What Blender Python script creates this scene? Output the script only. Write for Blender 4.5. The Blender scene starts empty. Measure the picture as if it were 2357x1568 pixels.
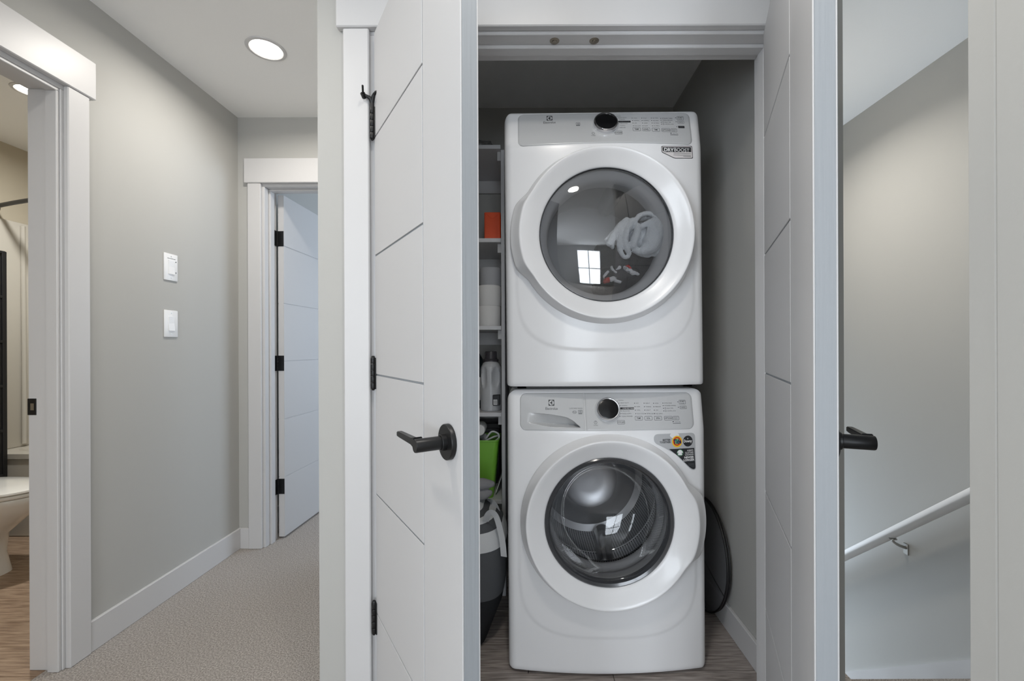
import bpy, bmesh, math, random
from mathutils import Vector, Matrix, noise
random.seed(7)
SC = bpy.context.scene
COL = SC.collection
R = math.radians

# ------------------------------------------------------------------ camera
EYE = 1.13
cam = bpy.data.cameras.new('camera')
cam.sensor_width = 36.0
cam.lens = 1000.0 / 2357.0 * 36.0
cam.shift_x = -36.5 / 2357.0
cam.shift_y = 16.0 / 2357.0
cam.clip_start = 0.02
camo = bpy.data.objects.new('camera', cam)
COL.objects.link(camo)
camo.location = (0, 0, EYE)
camo.rotation_euler = (R(90), R(0.22), 0)
SC.camera = camo

# ------------------------------------------------------------------ world, exposure
w = bpy.data.worlds.new('world'); SC.world = w; w.use_nodes = True
bg = w.node_tree.nodes['Background']
bg.inputs[0].default_value = (0.62, 0.74, 0.95, 1); bg.inputs[1].default_value = 1.0
SC.view_settings.view_transform = 'Standard'
SC.view_settings.look = 'None'
SC.view_settings.gamma = 1.0
SC.view_settings.use_curve_mapping = False
SC.view_settings.exposure = 0.15
SC.cycles.diffuse_bounces = 8

def area(name, loc, rot, sx, sy, power, color, shape='RECTANGLE', spread=180):
    l = bpy.data.lights.new(name, 'AREA'); l.shape = shape; l.size = sx
    if shape in ('RECTANGLE', 'ELLIPSE'): l.size_y = sy
    l.energy = power; l.color = color; l.spread = R(spread)
    o = bpy.data.objects.new(name, l); COL.objects.link(o)
    o.location = loc; o.rotation_euler = rot
    return o
# daylight entering through the windows (each light fills a window opening of the house)
DAY = (0.86, 0.93, 1.0)
XL0 = -1.64
area('daylight_back_window', (0.35, -4.565, 1.15), (R(90), 0, 0), 1.2, 2.0, 74, DAY)
area('daylight_side_window', (XL0 + 0.03, -1.75, 1.30), (R(90), 0, R(-90)), 1.7, 1.7, 68, DAY)
area('daylight_bedroom_window', (0.86, 4.1, 1.4), (R(90), 0, R(90)), 1.5, 1.3, 40, (0.70, 0.83, 1.0))
area('daylight_stair_window', (1.42, 4.28, -0.6), (R(-90), 0, 0), 0.6, 1.2, 48, (0.72, 0.85, 1.0))

# ------------------------------------------------------------------ materials
def lin(c):
    c = c / 255.0
    return c / 12.92 if c <= 0.04045 else ((c + 0.055) / 1.055) ** 2.4
def rgb(r, g, b): return (lin(r), lin(g), lin(b), 1)
def mat(name, col, rough=0.5, metal=0.0, bump=None, noise_col=None, emit=None, coat=0.0, spec=0.5, trans=None):
    m = bpy.data.materials.new(name); m.use_nodes = True
    nt = m.node_tree; p = nt.nodes['Principled BSDF']
    p.inputs['Base Color'].default_value = col
    p.inputs['Roughness'].default_value = rough
    p.inputs['Metallic'].default_value = metal
    p.inputs['Specular IOR Level'].default_value = spec
    p.inputs['Coat Weight'].default_value = coat
    p.inputs['Coat Roughness'].default_value = 0.05
    tc = None
    if bump or noise_col:
        tc = nt.nodes.new('ShaderNodeTexCoord')
    def nz(scale, vec=(1, 1, 1), detail=3):
        mp = nt.nodes.new('ShaderNodeMapping'); mp.inputs['Scale'].default_value = vec
        nt.links.new(tc.outputs['Object'], mp.inputs['Vector'])
        n = nt.nodes.new('ShaderNodeTexNoise'); n.inputs['Scale'].default_value = scale
        n.inputs['Detail'].default_value = detail
        nt.links.new(mp.outputs['Vector'], n.inputs['Vector'])
        return n
    if noise_col:                                   # (second colour, scale, stretch)
        n = nz(noise_col[1], noise_col[2], 5)
        rp = nt.nodes.new('ShaderNodeValToRGB')
        rp.color_ramp.elements[0].position = 0.35; rp.color_ramp.elements[1].position = 0.68
        rp.color_ramp.elements[0].color = col; rp.color_ramp.elements[1].color = noise_col[0]
        nt.links.new(n.outputs['Fac'], rp.inputs['Fac'])
        nt.links.new(rp.outputs['Color'], p.inputs['Base Color'])
    if bump:                                        # (scale, strength, distance, stretch)
        n = nz(bump[0], bump[3] if len(bump) > 3 else (1, 1, 1))
        b = nt.nodes.new('ShaderNodeBump'); b.inputs['Strength'].default_value = bump[1]
        b.inputs['Distance'].default_value = bump[2]
        nt.links.new(n.outputs['Fac'], b.inputs['Height'])
        nt.links.new(b.outputs['Normal'], p.inputs['Normal'])
    if emit:
        p.inputs['Emission Color'].default_value = emit[0]; p.inputs['Emission Strength'].default_value = emit[1]
    return m
def glassmat(name, tint, gloss_rough=0.02, base=0.05, edge=0.9, gloss_col=(1, 1, 1, 1)):
    m = bpy.data.materials.new(name); m.use_nodes = True
    nt = m.node_tree; nt.nodes.clear()
    out = nt.nodes.new('ShaderNodeOutputMaterial')
    t = nt.nodes.new('ShaderNodeBsdfTransparent'); t.inputs[0].default_value = tint
    g = nt.nodes.new('ShaderNodeBsdfGlossy'); g.inputs['Roughness'].default_value = gloss_rough
    g.inputs[0].default_value = gloss_col
    lw = nt.nodes.new('ShaderNodeLayerWeight'); lw.inputs[0].default_value = 0.35
    mr = nt.nodes.new('ShaderNodeMapRange'); mr.inputs[3].default_value = base; mr.inputs[4].default_value = edge
    nt.links.new(lw.outputs['Fresnel'], mr.inputs[0])
    mx = nt.nodes.new('ShaderNodeMixShader')
    nt.links.new(mr.outputs[0], mx.inputs[0]); nt.links.new(t.outputs[0], mx.inputs[1]); nt.links.new(g.outputs[0], mx.inputs[2])
    nt.links.new(mx.outputs[0], out.inputs[0])
    return m
WALL = mat("wall_paint", rgb(179, 178, 174), 0.75, bump=(260, 0.06, 0.002))
BATHWALL = mat('bathroom_paint', rgb(190, 180, 160), 0.75, bump=(260, 0.06, 0.002))
CEIL = mat('ceiling_paint', rgb(245, 245, 244), 0.9, bump=(90, 0.10, 0.003))
TRIM = mat('white_trim_paint', rgb(202, 201, 201), 0.38, bump=(60, 0.03, 0.001))
DOORP = mat('door_paint', rgb(198, 197, 197), 0.5, bump=(55, 0.05, 0.001, (1, 1, 0.04)))
RAILP = mat('rail_paint', rgb(222, 221, 220), 0.65)
EDGEP = mat('door_edge_primer', rgb(152, 156, 160), 0.6, bump=(120, 0.5, 0.0015, (1, 1, 0.03)))
CARPET = mat('carpet', rgb(172, 162, 154), 1.0, bump=(420, 1.0, 0.010), noise_col=(rgb(238, 231, 224), 190, (1, 1, 1)), spec=0.05)
PLANKG = mat('grey_vinyl_plank', rgb(124, 115, 110), 0.45, noise_col=(rgb(178, 168, 161), 9, (1.2, 14, 1)), bump=(40, 0.1, 0.001, (1, 12, 1)))
PLANKB = mat('brown_vinyl_plank', rgb(128, 104, 84), 0.45, noise_col=(rgb(172, 148, 124), 8, (1.2, 12, 1)), bump=(40, 0.1, 0.001, (1, 12, 1)))
UNDER = mat('plank_underlay', rgb(52, 47, 44), 0.9)
ENAMEL = mat('white_enamel', rgb(236, 236, 237), 0.27, coat=0.08)
ENAMELD = mat('white_door_plastic', rgb(236, 236, 237), 0.24, coat=0.12)
PANEL = mat('silver_panel', rgb(196, 197, 198), 0.28, coat=0.2)
CHROME = mat('chrome', rgb(225, 225, 228), 0.10, 1.0)
STEEL = mat('stainless_steel', rgb(176, 177, 180), 0.24, 1.0)
DARKSTEEL = mat('drum_back_steel', rgb(158, 159, 162), 0.34, 0.7)
DARKGLASS = mat('black_dial_glass', rgb(18, 18, 20), 0.22, spec=0.3)
BLACK = mat('black_metal', rgb(26, 26, 27), 0.38, 0.3)
BLACKP = mat('black_plastic', rgb(20, 20, 21), 0.5)
BLACKINK = mat('black_ink', rgb(38, 39, 42), 0.5)
GREYINK = mat('grey_ink', rgb(92, 94, 97), 0.5)
WHITEINK = mat('white_ink', rgb(236, 236, 236), 0.5)
STICKG = mat('grey_sticker_film', rgb(186, 187, 189), 0.65, spec=0.2)
STICKW = mat('pale_sticker_film', rgb(222, 217, 216), 0.65, spec=0.2)
YEL = mat('yellow_ink', rgb(246, 196, 40), 0.45); ORA = mat('red_orange_ink', rgb(206, 66, 30), 0.45)
NAVY = mat('navy_ink', rgb(26, 34, 84), 0.45); GREENI = mat('green_ink', rgb(110, 180, 130), 0.45)
RUBBER = mat('grey_rubber', rgb(116, 117, 120), 0.55)
DRUMG = mat('dryer_drum_grey', rgb(196, 196, 197), 0.5, 0.0)
DGLASS = glassmat('tinted_dryer_glass', (0.76, 0.765, 0.775, 1), 0.03, 0.09, 0.7)
WGLASS = glassmat('washer_bowl_glass', (0.97, 0.972, 0.975, 1), 0.012, 0.03, 0.25)
FRIT = mat('dark_glass_border', rgb(58, 59, 62), 0.15, coat=0.4)
TOWEL = mat('white_terry', rgb(226, 230, 234), 1.0, bump=(420, 0.9, 0.004), spec=0.1)
CLOTHD = mat('dark_cloth', rgb(52, 52, 55), 0.95, bump=(300, 0.5, 0.003), spec=0.1)
CLOTHR = mat('red_cloth', rgb(196, 48, 40), 0.9); CLOTHW = mat('white_cloth', rgb(206, 206, 208), 0.9)
CLOTHG = mat('grey_cloth', rgb(140, 140, 143), 0.95, bump=(300, 0.5, 0.003))
SHELFW = mat('white_melamine', rgb(214, 214, 216), 0.4)
BOXO = mat('orange_card', rgb(250, 88, 24), 0.45)
PAPER = mat('toilet_paper', rgb(228, 227, 225), 0.95, bump=(200, 0.2, 0.002))
PAPERSHADE = mat('shaded_toilet_paper', rgb(176, 177, 180), 0.9)  # shade on the topmost toilet roll, put into its paper colour
CARD = mat('brown_card', rgb(150, 124, 98), 0.9)
BOTTLE = mat('translucent_grey_plastic', rgb(196, 198, 201), 0.32, coat=0.2)
LIQ = mat('grey_bottle_base', rgb(176, 178, 182), 0.35)
CAPD = mat('dark_grey_cap', rgb(64, 62, 66), 0.4)
BOTD = mat('dark_bottle', rgb(28, 38, 42), 0.3)
GREENP = mat('green_plastic', rgb(132, 196, 70), 0.4)
CABLE = mat('white_cable', rgb(214, 216, 218), 0.5)
BAGD = mat('charcoal_canvas', rgb(88, 90, 93), 0.95, bump=(380, 0.5, 0.003), spec=0.1)
BAGDD = mat('black_canvas', rgb(46, 47, 49), 0.95, bump=(380, 0.5, 0.003), spec=0.1)
BAGW = mat('off_white_canvas', rgb(206, 208, 210), 0.95, bump=(380, 0.4, 0.002), spec=0.1)
NET = glassmat('dark_mesh_net', (0.55, 0.555, 0.56, 1), 0.5, 0.25, 0.5, (0.42, 0.42, 0.43, 1))
def netmat(name, col, open_):
    m = bpy.data.materials.new(name); m.use_nodes = True; nt = m.node_tree; nt.nodes.clear()
    out = nt.nodes.new('ShaderNodeOutputMaterial'); t = nt.nodes.new('ShaderNodeBsdfTransparent'); d = nt.nodes.new('ShaderNodeBsdfDiffuse'); d.inputs[0].default_value = col
    mx = nt.nodes.new('ShaderNodeMixShader'); mx.inputs[0].default_value = 1 - open_
    nt.links.new(t.outputs[0], mx.inputs[1]); nt.links.new(d.outputs[0], mx.inputs[2]); nt.links.new(mx.outputs[0], out.inputs[0])
    return m
NET = netmat('dark_mesh_net', rgb(112, 113, 116), 0.45)
CLEAR = glassmat('clear_plastic_film', (0.86, 0.87, 0.88, 1), 0.12, 0.12, 0.8)
PORC = mat('porcelain', rgb(232, 230, 224), 0.12, coat=0.4)
ACRY = mat('tub_acrylic', rgb(196, 190, 178), 0.22)
BRUSHED = mat('brushed_nickel', rgb(176, 174, 170), 0.32, 1.0)
CATCH = mat('dull_catch_metal', rgb(128, 120, 108), 0.3, 0.9)
PLATE = mat('white_switch_plastic', rgb(234, 234, 234), 0.35)
LAMP = mat('light_diffuser', rgb(255, 250, 240), 0.5, emit=((1.0, 0.95, 0.87, 1), 9.0))

def perforated(name):
    m = mat(name, rgb(214, 215, 218), 0.24, 1.0)
    nt = m.node_tree; p = nt.nodes['Principled BSDF']
    uv = nt.nodes.new('ShaderNodeUVMap')
    sep = nt.nodes.new('ShaderNodeSeparateXYZ'); nt.links.new(uv.outputs[0], sep.inputs[0])
    def mth(op, a, b=None):
        n = nt.nodes.new('ShaderNodeMath'); n.operation = op
        for i, v in enumerate((a, b)):
            if v is None: continue
            if isinstance(v, (int, float)): n.inputs[i].default_value = v
            else: nt.links.new(v, n.inputs[i])
        return n.outputs[0]
    fx = mth('SUBTRACT', mth('FRACT', sep.outputs[0]), 0.5)
    fy = mth('SUBTRACT', mth('FRACT', sep.outputs[1]), 0.5)
    d = mth('SQRT', mth('ADD', mth('MULTIPLY', fx, fx), mth('MULTIPLY', fy, fy)))
    hole = mth('LESS_THAN', d, 0.30)
    mx = nt.nodes.new('ShaderNodeMix'); mx.data_type = 'RGBA'
    nt.links.new(hole, mx.inputs['Factor'])
    mx.inputs['A'].default_value = rgb(220, 221, 224); mx.inputs['B'].default_value = rgb(14, 14, 15)
    nt.links.new(mx.outputs['Result'], p.inputs['Base Color'])
    return m
PERF = perforated('perforated_steel'); PERF.node_tree.nodes['Principled BSDF'].inputs['Metallic'].default_value = 0.55; PERF.node_tree.nodes['Principled BSDF'].inputs['Roughness'].default_value = 0.32

# ------------------------------------------------------------------ mesh helpers
def finish(name, bm, m, parent=None, smooth=None, loc=None, rot=None):
    me = bpy.data.meshes.new(name)
    bmesh.ops.recalc_face_normals(bm, faces=bm.faces[:]) if smooth != 'keep' else None
    bm.to_mesh(me); bm.free()
    if smooth:
        for p in me.polygons: p.use_smooth = True
        me.set_sharp_from_angle(angle=R(38 if smooth in (True, 'keep') else smooth))
    for mm in (m if isinstance(m, (list, tuple)) else [m]): me.materials.append(mm)
    o = bpy.data.objects.new(name, me); COL.objects.link(o)
    if parent: o.parent = parent
    if loc: o.location = loc
    if rot: o.rotation_euler = rot
    return o
def tag(o, label=None, cat=None, group=None, kind=None):
    if label: o['label'] = label
    if cat: o['category'] = cat
    if group: o['group'] = group
    if kind: o['kind'] = kind
    return o
def empty(name, loc=(0, 0, 0), rot=(0, 0, 0)):
    o = bpy.data.objects.new(name, None); COL.objects.link(o)
    o.location = loc; o.rotation_euler = rot; o.empty_display_size = 0.05
    return o
def abox(bm, x0, x1, y0, y1, z0, z1, bev=0.0, M=None, seg=1, mi=0):
    vs = [bm.verts.new((x, y, z)) for x in (x0, x1) for y in (y0, y1) for z in (z0, z1)]
    fs = [(0, 1, 3, 2), (4, 6, 7, 5), (0, 4, 5, 1), (2, 3, 7, 6), (0, 2, 6, 4), (1, 5, 7, 3)]
    faces = [bm.faces.new([vs[i] for i in f]) for f in fs]
    for f in faces: f.material_index = mi
    if bev:
        es = list({e for f in faces for e in f.edges})
        r = bmesh.ops.bevel(bm, geom=es, offset=bev, segments=seg, affect='EDGES', profile=0.5)
        vs = list({v for f in r['faces'] for v in f.verts} | {v for v in vs if v.is_valid})
    if M is not None:
        for v in vs: v.co = M @ v.co
    return vs
def box(name, m, x0, x1, y0, y1, z0, z1, parent=None, bev=0.0, seg=1):
    bm = bmesh.new(); abox(bm, x0, x1, y0, y1, z0, z1, bev, None, seg)
    return finish(name, bm, m, parent, smooth=30 if bev else None)
def boxes(name, m, lst, parent=None, bev=0.0):
    bm = bmesh.new()
    for b in lst: abox(bm, *b, bev=bev)
    return finish(name, bm, m, parent, smooth=30 if bev else None)
def ring_loft(bm, rings, cap0=True, cap1=True, mi=0, closed=True):
    vr = [[bm.verts.new(p) for p in r] for r in rings]
    n = len(vr[0])
    for a, b in zip(vr, vr[1:]):
        for i in range(n if closed else n - 1):
            f = bm.faces.new((a[i], a[(i + 1) % n], b[(i + 1) % n], b[i])); f.material_index = mi
    if cap0: bm.faces.new(vr[0]).material_index = mi
    if cap1: bm.faces.new(vr[-1]).material_index = mi
    return vr
def tube(bm, pts, rad, n=10, caps=True, mi=0, flat=1.0):
    pts = [Vector(p) for p in pts]; rings = []
    up = None
    for i, p in enumerate(pts):
        t = (pts[min(i + 1, len(pts) - 1)] - pts[max(i - 1, 0)]).normalized()
        if up is None:
            up = Vector((0, 0, 1)) if abs(t.z) < 0.9 else Vector((1, 0, 0))
        a = t.cross(up).normalized(); b = a.cross(t).normalized(); up = b
        r = rad[i] if isinstance(rad, (list, tuple)) else rad
        rings.append([p + a * math.cos(2 * math.pi * k / n) * r + b * math.sin(2 * math.pi * k / n) * r * flat for k in range(n)])
    return ring_loft(bm, rings, caps, caps, mi)
def lathe(bm, prof, n=48, axis='z', c=(0, 0, 0), cap0=False, cap1=False, mi=0, sx=1.0, sy=1.0):
    rings = []
    for r, h in prof:
        ring = []
        for k in range(n):
            a = 2 * math.pi * k / n
            if axis == 'z': p = (c[0] + r * math.cos(a) * sx, c[1] + r * math.sin(a) * sy, c[2] + h)
            elif axis == 'y': p = (c[0] + r * math.cos(a), c[1] + h, c[2] + r * math.sin(a))
            else: p = (c[0] + h, c[1] + r * math.cos(a), c[2] + r * math.sin(a))
            ring.append(p)
        rings.append(ring)
    return ring_loft(bm, rings, cap0, cap1, mi)
def bez(pts, n=12):
    """Catmull-Rom through points"""
    P = [Vector(p) for p in pts]; P = [P[0] * 2 - P[1]] + P + [P[-1] * 2 - P[-2]]
    out = []
    for i in range(1, len(P) - 2):
        for k in range(n):
            t = k / n
            a, b, c, d = P[i - 1], P[i], P[i + 1], P[i + 2]
            out.append(0.5 * ((2 * b) + (c - a) * t + (2 * a - 5 * b + 4 * c - d) * t * t + (3 * b - a - 3 * c + d) * t ** 3))
    out.append(P[-2].copy()); return out
def prism(bm, poly, y0, y1, M=None, mi=0):
    a = [bm.verts.new((x, y0, z)) for x, z in poly]; b = [bm.verts.new((x, y1, z)) for x, z in poly]
    n = len(poly); fs = [bm.faces.new(a), bm.faces.new(b[::-1])]
    for i in range(n): fs.append(bm.faces.new((a[i], b[i], b[(i + 1) % n], a[(i + 1) % n])))
    for f in fs: f.material_index = mi
    if M is not None:
        for v in a + b: v.co = M @ v.co
    return a + b, fs
def smooth(a, b, x):
    t = max(0.0, min(1.0, (x - a) / (b - a))); return t * t * (3 - 2 * t)

# measured positions: a pixel of the photograph -> a ray from the camera (used to survey where small things stand)
CM = camo.rotation_euler.to_matrix()
def ray(px, py):
    u = (px - 1178.5) / 2357.0 + cam.shift_x; v = -(py - 784.0) / 2357.0 + cam.shift_y
    return CM @ Vector((u * 36 / cam.lens, v * 36 / cam.lens, -1.0))
def at_y(px, py, y):
    d = ray(px, py); t = y / d.y
    return Vector((0, 0, EYE)) + d * t

# ------------------------------------------------------------------ structure
CEILZ = 2.44
YC, YW, YJ = 1.255, 1.273, 1.390          # casing face, wall face, jamb back
XJL, XJR = -0.444, 0.727                  # closet jamb faces
HEAD = 2.047
def st(o, label, cat): return tag(o, label, cat, kind='structure')
XL = -1.64                                # hall left wall
# floors
flo = boxes('floor', CARPET, [(XL - 0.06, 1.092, -4.7, 1.33, -0.30, 0.0), (XL - 0.06, -0.54, 1.33, 5.6, -0.30, 0.0), (-0.54, 0.92, 2.6, 5.6, -0.30, 0.0), (0.92, 1.092, 1.33, 1.5, -0.30, 0.0), (1.092, 2.2, -4.7, 0.9, -0.30, 0.0)])
st(flo, 'taupe grey cut pile carpet running through hall and landing', 'carpet')
def plank_floor(name, m, x0, x1, y0, y1, label, wd=0.178, ln=1.0):
    e = empty(name, (x0, y0, 0)); st(e, label, 'floor')
    sub = box('underlay', UNDER, 0, x1 - x0, 0, y1 - y0, -0.30, -0.005, e)
    rng = random.Random(3)
    y = 0; row = 0; meshes = {}
    while y < y1 - y0 - 1e-4:
        wy = min(wd, y1 - y0 - y)
        x = -rng.random() * ln * 0.8
        while x < x1 - x0 - 1e-4:
            a = max(x, 0); b = min(x + ln, x1 - x0)
            if b - a > 0.01:
                box('plank', m, a + 0.0008, b - 0.0008, y + 0.0008, y + wy - 0.0008, -0.006, rng.uniform(-0.0004, 0.0), e, bev=0.0012)
            x += ln
        y += wd
    return e
plank_floor('floor_closet', PLANKG, -0.52, 0.83, 1.33, 2.40, 'dark grey vinyl plank floor inside the laundry closet')
plank_floor('floor_bathroom', PLANKB, -3.31, XL - 0.06, 0.30, 3.40, 'warm brown vinyl plank floor in the bathroom', 0.15, 1.2)
ce = box('ceiling', CEIL, -3.45, 2.25, -4.75, 5.65, CEILZ, CEILZ + 0.1); st(ce, 'flat matte off-white ceiling over hall and rooms', 'ceiling')

# walls
XSL = 0.926                               # stair side face of the closet block
w_ = boxes('wall_closet', WALL, [(-0.6136, XJL - 0.02, YW, YJ, 0, CEILZ), (XJR + 0.02, XSL, YW, YJ, 0, CEILZ), (XJL - 0.02, XJR + 0.02, YW, YJ, HEAD + 0.02, CEILZ)])
st(w_, 'light grey painted wall around the laundry closet opening', 'wall')
st(box('wall_closet_left', WALL, -0.60, -0.485, YJ, 2.49, 0, CEILZ), 'light grey wall at the shelf side of the closet', 'wall')
st(box('wall_closet_right', WALL, 0.80, XSL, YJ, 2.49, 0, CEILZ), 'shaded grey closet wall to the right of the dryer', 'wall')
st(box('wall_closet_back', WALL, -0.485, 0.80, 2.375, 2.49, 0, CEILZ), 'dark shaded back wall of the closet above the dryer', 'wall')
EY = 2.463
st(boxes('wall_end', WALL, [(XL, -1.51, EY, EY + 0.117, 0, CEILZ), (-0.69, -0.60, EY, EY + 0.117, 0, CEILZ), (-1.51, -0.69, EY, EY + 0.117, HEAD + 0.02, CEILZ)]), 'grey hall end wall with the bedroom doorway', 'wall')
BJ = 1.528                                # bathroom far jamb face
st(boxes('wall_left', WALL, [(XL - 0.117, XL, -4.7, -2.62, 0, CEILZ), (XL - 0.117, XL, -0.88, 0.75, 0, CEILZ), (XL - 0.117, XL, -2.62, -0.88, 0, 0.43), (XL - 0.117, XL, -2.62, -0.88, 2.17, CEILZ), (XL - 0.117, XL, BJ + 0.02, 5.6, 0, CEILZ), (XL - 0.117, XL, 0.75, BJ + 0.02, HEAD + 0.022, CEILZ)]), 'pale grey hall wall with two switches and bathroom doorway', 'wall')
st(box('wall_bathroom_left', BATHWALL, -3.41, -3.31, 0.2, 3.5, 0, CEILZ), 'beige bathroom wall behind the toilet and tub end', 'wall')
st(box('wall_bathroom_back', BATHWALL, -3.31, XL - 0.117, 3.40, 3.5, 0, CEILZ), 'beige bathroom wall along the bathtub', 'wall')
st(box('wall_bathroom_front', BATHWALL, -3.31, XL - 0.117, 0.2, 0.30, 0, CEILZ), 'beige bathroom wall nearest the hall viewer', 'wall')
st(box('wall_bedroom_back', WALL, XL, 1.0, 5.5, 5.6, 0, CEILZ), 'far bedroom wall beyond the hall end door', 'wall')
st(boxes('wall_bedroom_right', WALL, [(0.90, 1.0, 2.49, 3.3, 0, CEILZ), (0.90, 1.0, 4.9, 5.5, 0, CEILZ), (0.90, 1.0, 3.3, 4.9, 0, 0.72), (0.90, 1.0, 3.3, 4.9, 2.08, CEILZ)]), 'bedroom side wall with the daylight window', 'wall')
XS = 1.875
st(box('wall_stair_right', WALL, XS, XS + 0.115, 0.43, 4.4, -3.0, CEILZ), 'bright cream lit stairwell wall carrying the handrail', 'wall')
st(boxes('wall_stair_left', WALL, [(1.0, 1.10, 2.49, 4.4, 0, CEILZ), (0.98, 1.092, 1.5, 4.4, -3.0, 0)]), 'stairwell wall on the closet side', 'wall')
st(boxes('wall_stair_end', WALL, [(1.0, XS + 0.1, 4.3, 4.4, 0.1, CEILZ), (1.0, XS + 0.1, 4.3, 4.4, -3.0, -1.3)]), 'end wall at the bottom of the stairwell', 'wall')
NX = 0.558
st(box('wall_near_right', WALL, NX + 0.018, XS + 0.115, 0.419, 0.536, 0, CEILZ), 'near wall at the right edge of the view', 'wall')
st(boxes('wall_back', WALL, [(XL, -0.30, -4.7, -4.6, 0, CEILZ), (1.0, 2.2, -4.7, -4.6, 0, CEILZ), (-0.30, 1.0, -4.7, -4.6, 0, 0.10), (-0.30, 1.0, -4.7, -4.6, 2.20, CEILZ)]), 'room wall behind the viewer with a daylight window', 'wall')
st(box('wall_room_right', WALL, 2.1, 2.2, -4.6, 0.43, 0, CEILZ), 'side wall of the room behind the viewer', 'wall')
# window frames that daylight passes
def window(name, cx, y, z0, z1, wd, label, axis='x'):
    e = empty(name, (cx, y, z0)); st(e, label, 'window'); h = z1 - z0
    if axis == 'y': e.rotation_euler = (0, 0, R(90))
    for a in (-wd / 2, wd / 2 - 0.05, -0.025): box('window_bar', TRIM, a, a + 0.05, -0.02, 0.02, 0, h, e)
    for b in (0, h - 0.05, h * 0.5 - 0.025): box('window_rail', TRIM, -wd / 2, wd / 2, -0.02, 0.02, b, b + 0.05, e)
window('window_1', 0.35, -4.54, 0.10, 2.20, 1.3, 'white framed window in the room behind the viewer')
window('window_3', XL + 0.06, -1.75, 0.43, 2.17, 1.74, 'white framed window in the side wall behind the viewer', 'y')
window('window_2', 0.83, 4.1, 0.72, 2.08, 1.6, 'white framed bedroom window', 'y')

# baseboards
def base(name, x0, x1, y0, y1, label, h=0.105):
    st(box(name, TRIM, x0, x1, y0, y1, 0, h, bev=0.002), label, 'baseboard')
base('baseboard_left', XL, XL + 0.014, BJ + 0.085, EY, 'long white baseboard under the two wall switches', 0.115)
base('baseboard_end', XL + 0.014, -1.577, EY - 0.014, EY, 'short white baseboard beside the hall end doorway', 0.115)
base('baseboard_closet', 0.786, 0.80, YJ, 2.36, 'white baseboard on the closet wall beside the washer', 0.10)
base('baseboard_bedroom', XL, XL + 0.014, 2.60, 5.5, 'white baseboard along the bedroom wall')
base('baseboard_bathroom', -3.31, -3.296, 0.3, 2.62, 'white baseboard behind the toilet')

# casings: closet opening
t1 = empty('trim_1', (0, YW, 0)); st(t1, 'white casing, jamb and stops framing the laundry closet', 'door frame')
def tb(nm, m, x0, x1, y0, y1, z0, z1, par, bev=0.002): return box(nm, m, x0, x1, y0 - par.location.y, y1 - par.location.y, z0, z1, par, bev)
tb('side_casing', TRIM, -0.532, XJL - 0.013, YC, YW, 0, 2.056, t1, 0.003)
tb('side_casing', TRIM, XJR + 0.013, XJR + 0.088, YC, YW, 0, 2.056, t1, 0.003)
tb('head_casing', TRIM, -0.550, XJR + 0.106, YC - 0.006, YW, 2.056, 2.194, t1, 0.003)
tb('jamb', TRIM, XJL - 0.02, XJL, YW, YJ, 0, HEAD, t1)
tb('jamb', TRIM, XJR, XJR + 0.02, YW, YJ, 0, HEAD, t1)
tb('head_jamb', TRIM, XJL - 0.02, XJR + 0.02, YW, YJ, HEAD, HEAD + 0.02, t1)
tb('stop', TRIM, XJL, XJL + 0.011, YW + 0.042, YW + 0.078, 0, HEAD - 0.011, t1)
tb('stop', TRIM, XJR - 0.011, XJR, YW + 0.042, YW + 0.078, 0, HEAD - 0.011, t1)
tb('head_stop', TRIM, XJL, XJR, YW + 0.042, YW + 0.078, HEAD - 0.011, HEAD, t1)
for px in (1279, 1370):
    bm = bmesh.new()
    lathe(bm, [(0.0001, -0.0035), (0.006, -0.0032), (0.0075, -0.0014), (0.012, -0.0012), (0.0142, -0.0006), (0.0145, 0.0)], 28, 'z', cap0=True)
    d = (px - 1215) / 1000 * 1.303
    o = finish('ball_catch', bm, CATCH, t1, True, (d, 1.300 - YW, HEAD))
    o['label'] = 'brushed metal ball catch plate'
# bathroom door frame (left wall)
t2 = empty('trim_2', (XL, BJ, 0)); st(t2, 'white casing and jamb of the bathroom doorway', 'door frame')
def t2b(nm, x0, x1, y0, y1, z0, z1, bev=0.002): return box(nm, TRIM, x0 - XL, x1 - XL, y0 - BJ, y1 - BJ, z0, z1, t2, bev)
t2b('side_casing', XL, XL + 0.018, BJ + 0.008, BJ + 0.085, 0, 2.062, 0.003)
t2b('side_casing', XL, XL + 0.018, 0.77 - 0.085, 0.77 - 0.008, 0, 2.062, 0.003)
t2b('head_casing', XL, XL + 0.024, 0.67, BJ + 0.104, 2.062, 2.202, 0.003)
t2b('jamb', XL - 0.118, XL, BJ, BJ + 0.02, 0, HEAD)
t2b('jamb', XL - 0.118, XL, 0.75, 0.77, 0, HEAD)
t2b('head_jamb', XL - 0.118, XL, 0.75, BJ + 0.02, HEAD, HEAD + 0.02)
t2b('stop', XL - 0.044, XL - 0.004, BJ - 0.011, BJ, 0, HEAD - 0.011)
t2b('stop', XL - 0.044, XL - 0.004, 0.77, 0.781, 0, HEAD - 0.011)
t2b('head_stop', XL - 0.044, XL - 0.004, 0.77, BJ, HEAD - 0.011, HEAD)
bm = bmesh.new(); abox(bm, -0.016, 0.014, -0.002, 0.001, -0.029, 0.029, 0.0008)
o = finish('strike_plate', bm, BLACK, t2, None, (-0.103, 0, 0.928)); o['label'] = 'black strike plate'
bm = bmesh.new(); abox(bm, -0.005, 0.007, -0.0024, -0.0014, -0.012, 0.012)
finish('strike_slot', bm, BRUSHED, o, None)
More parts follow.
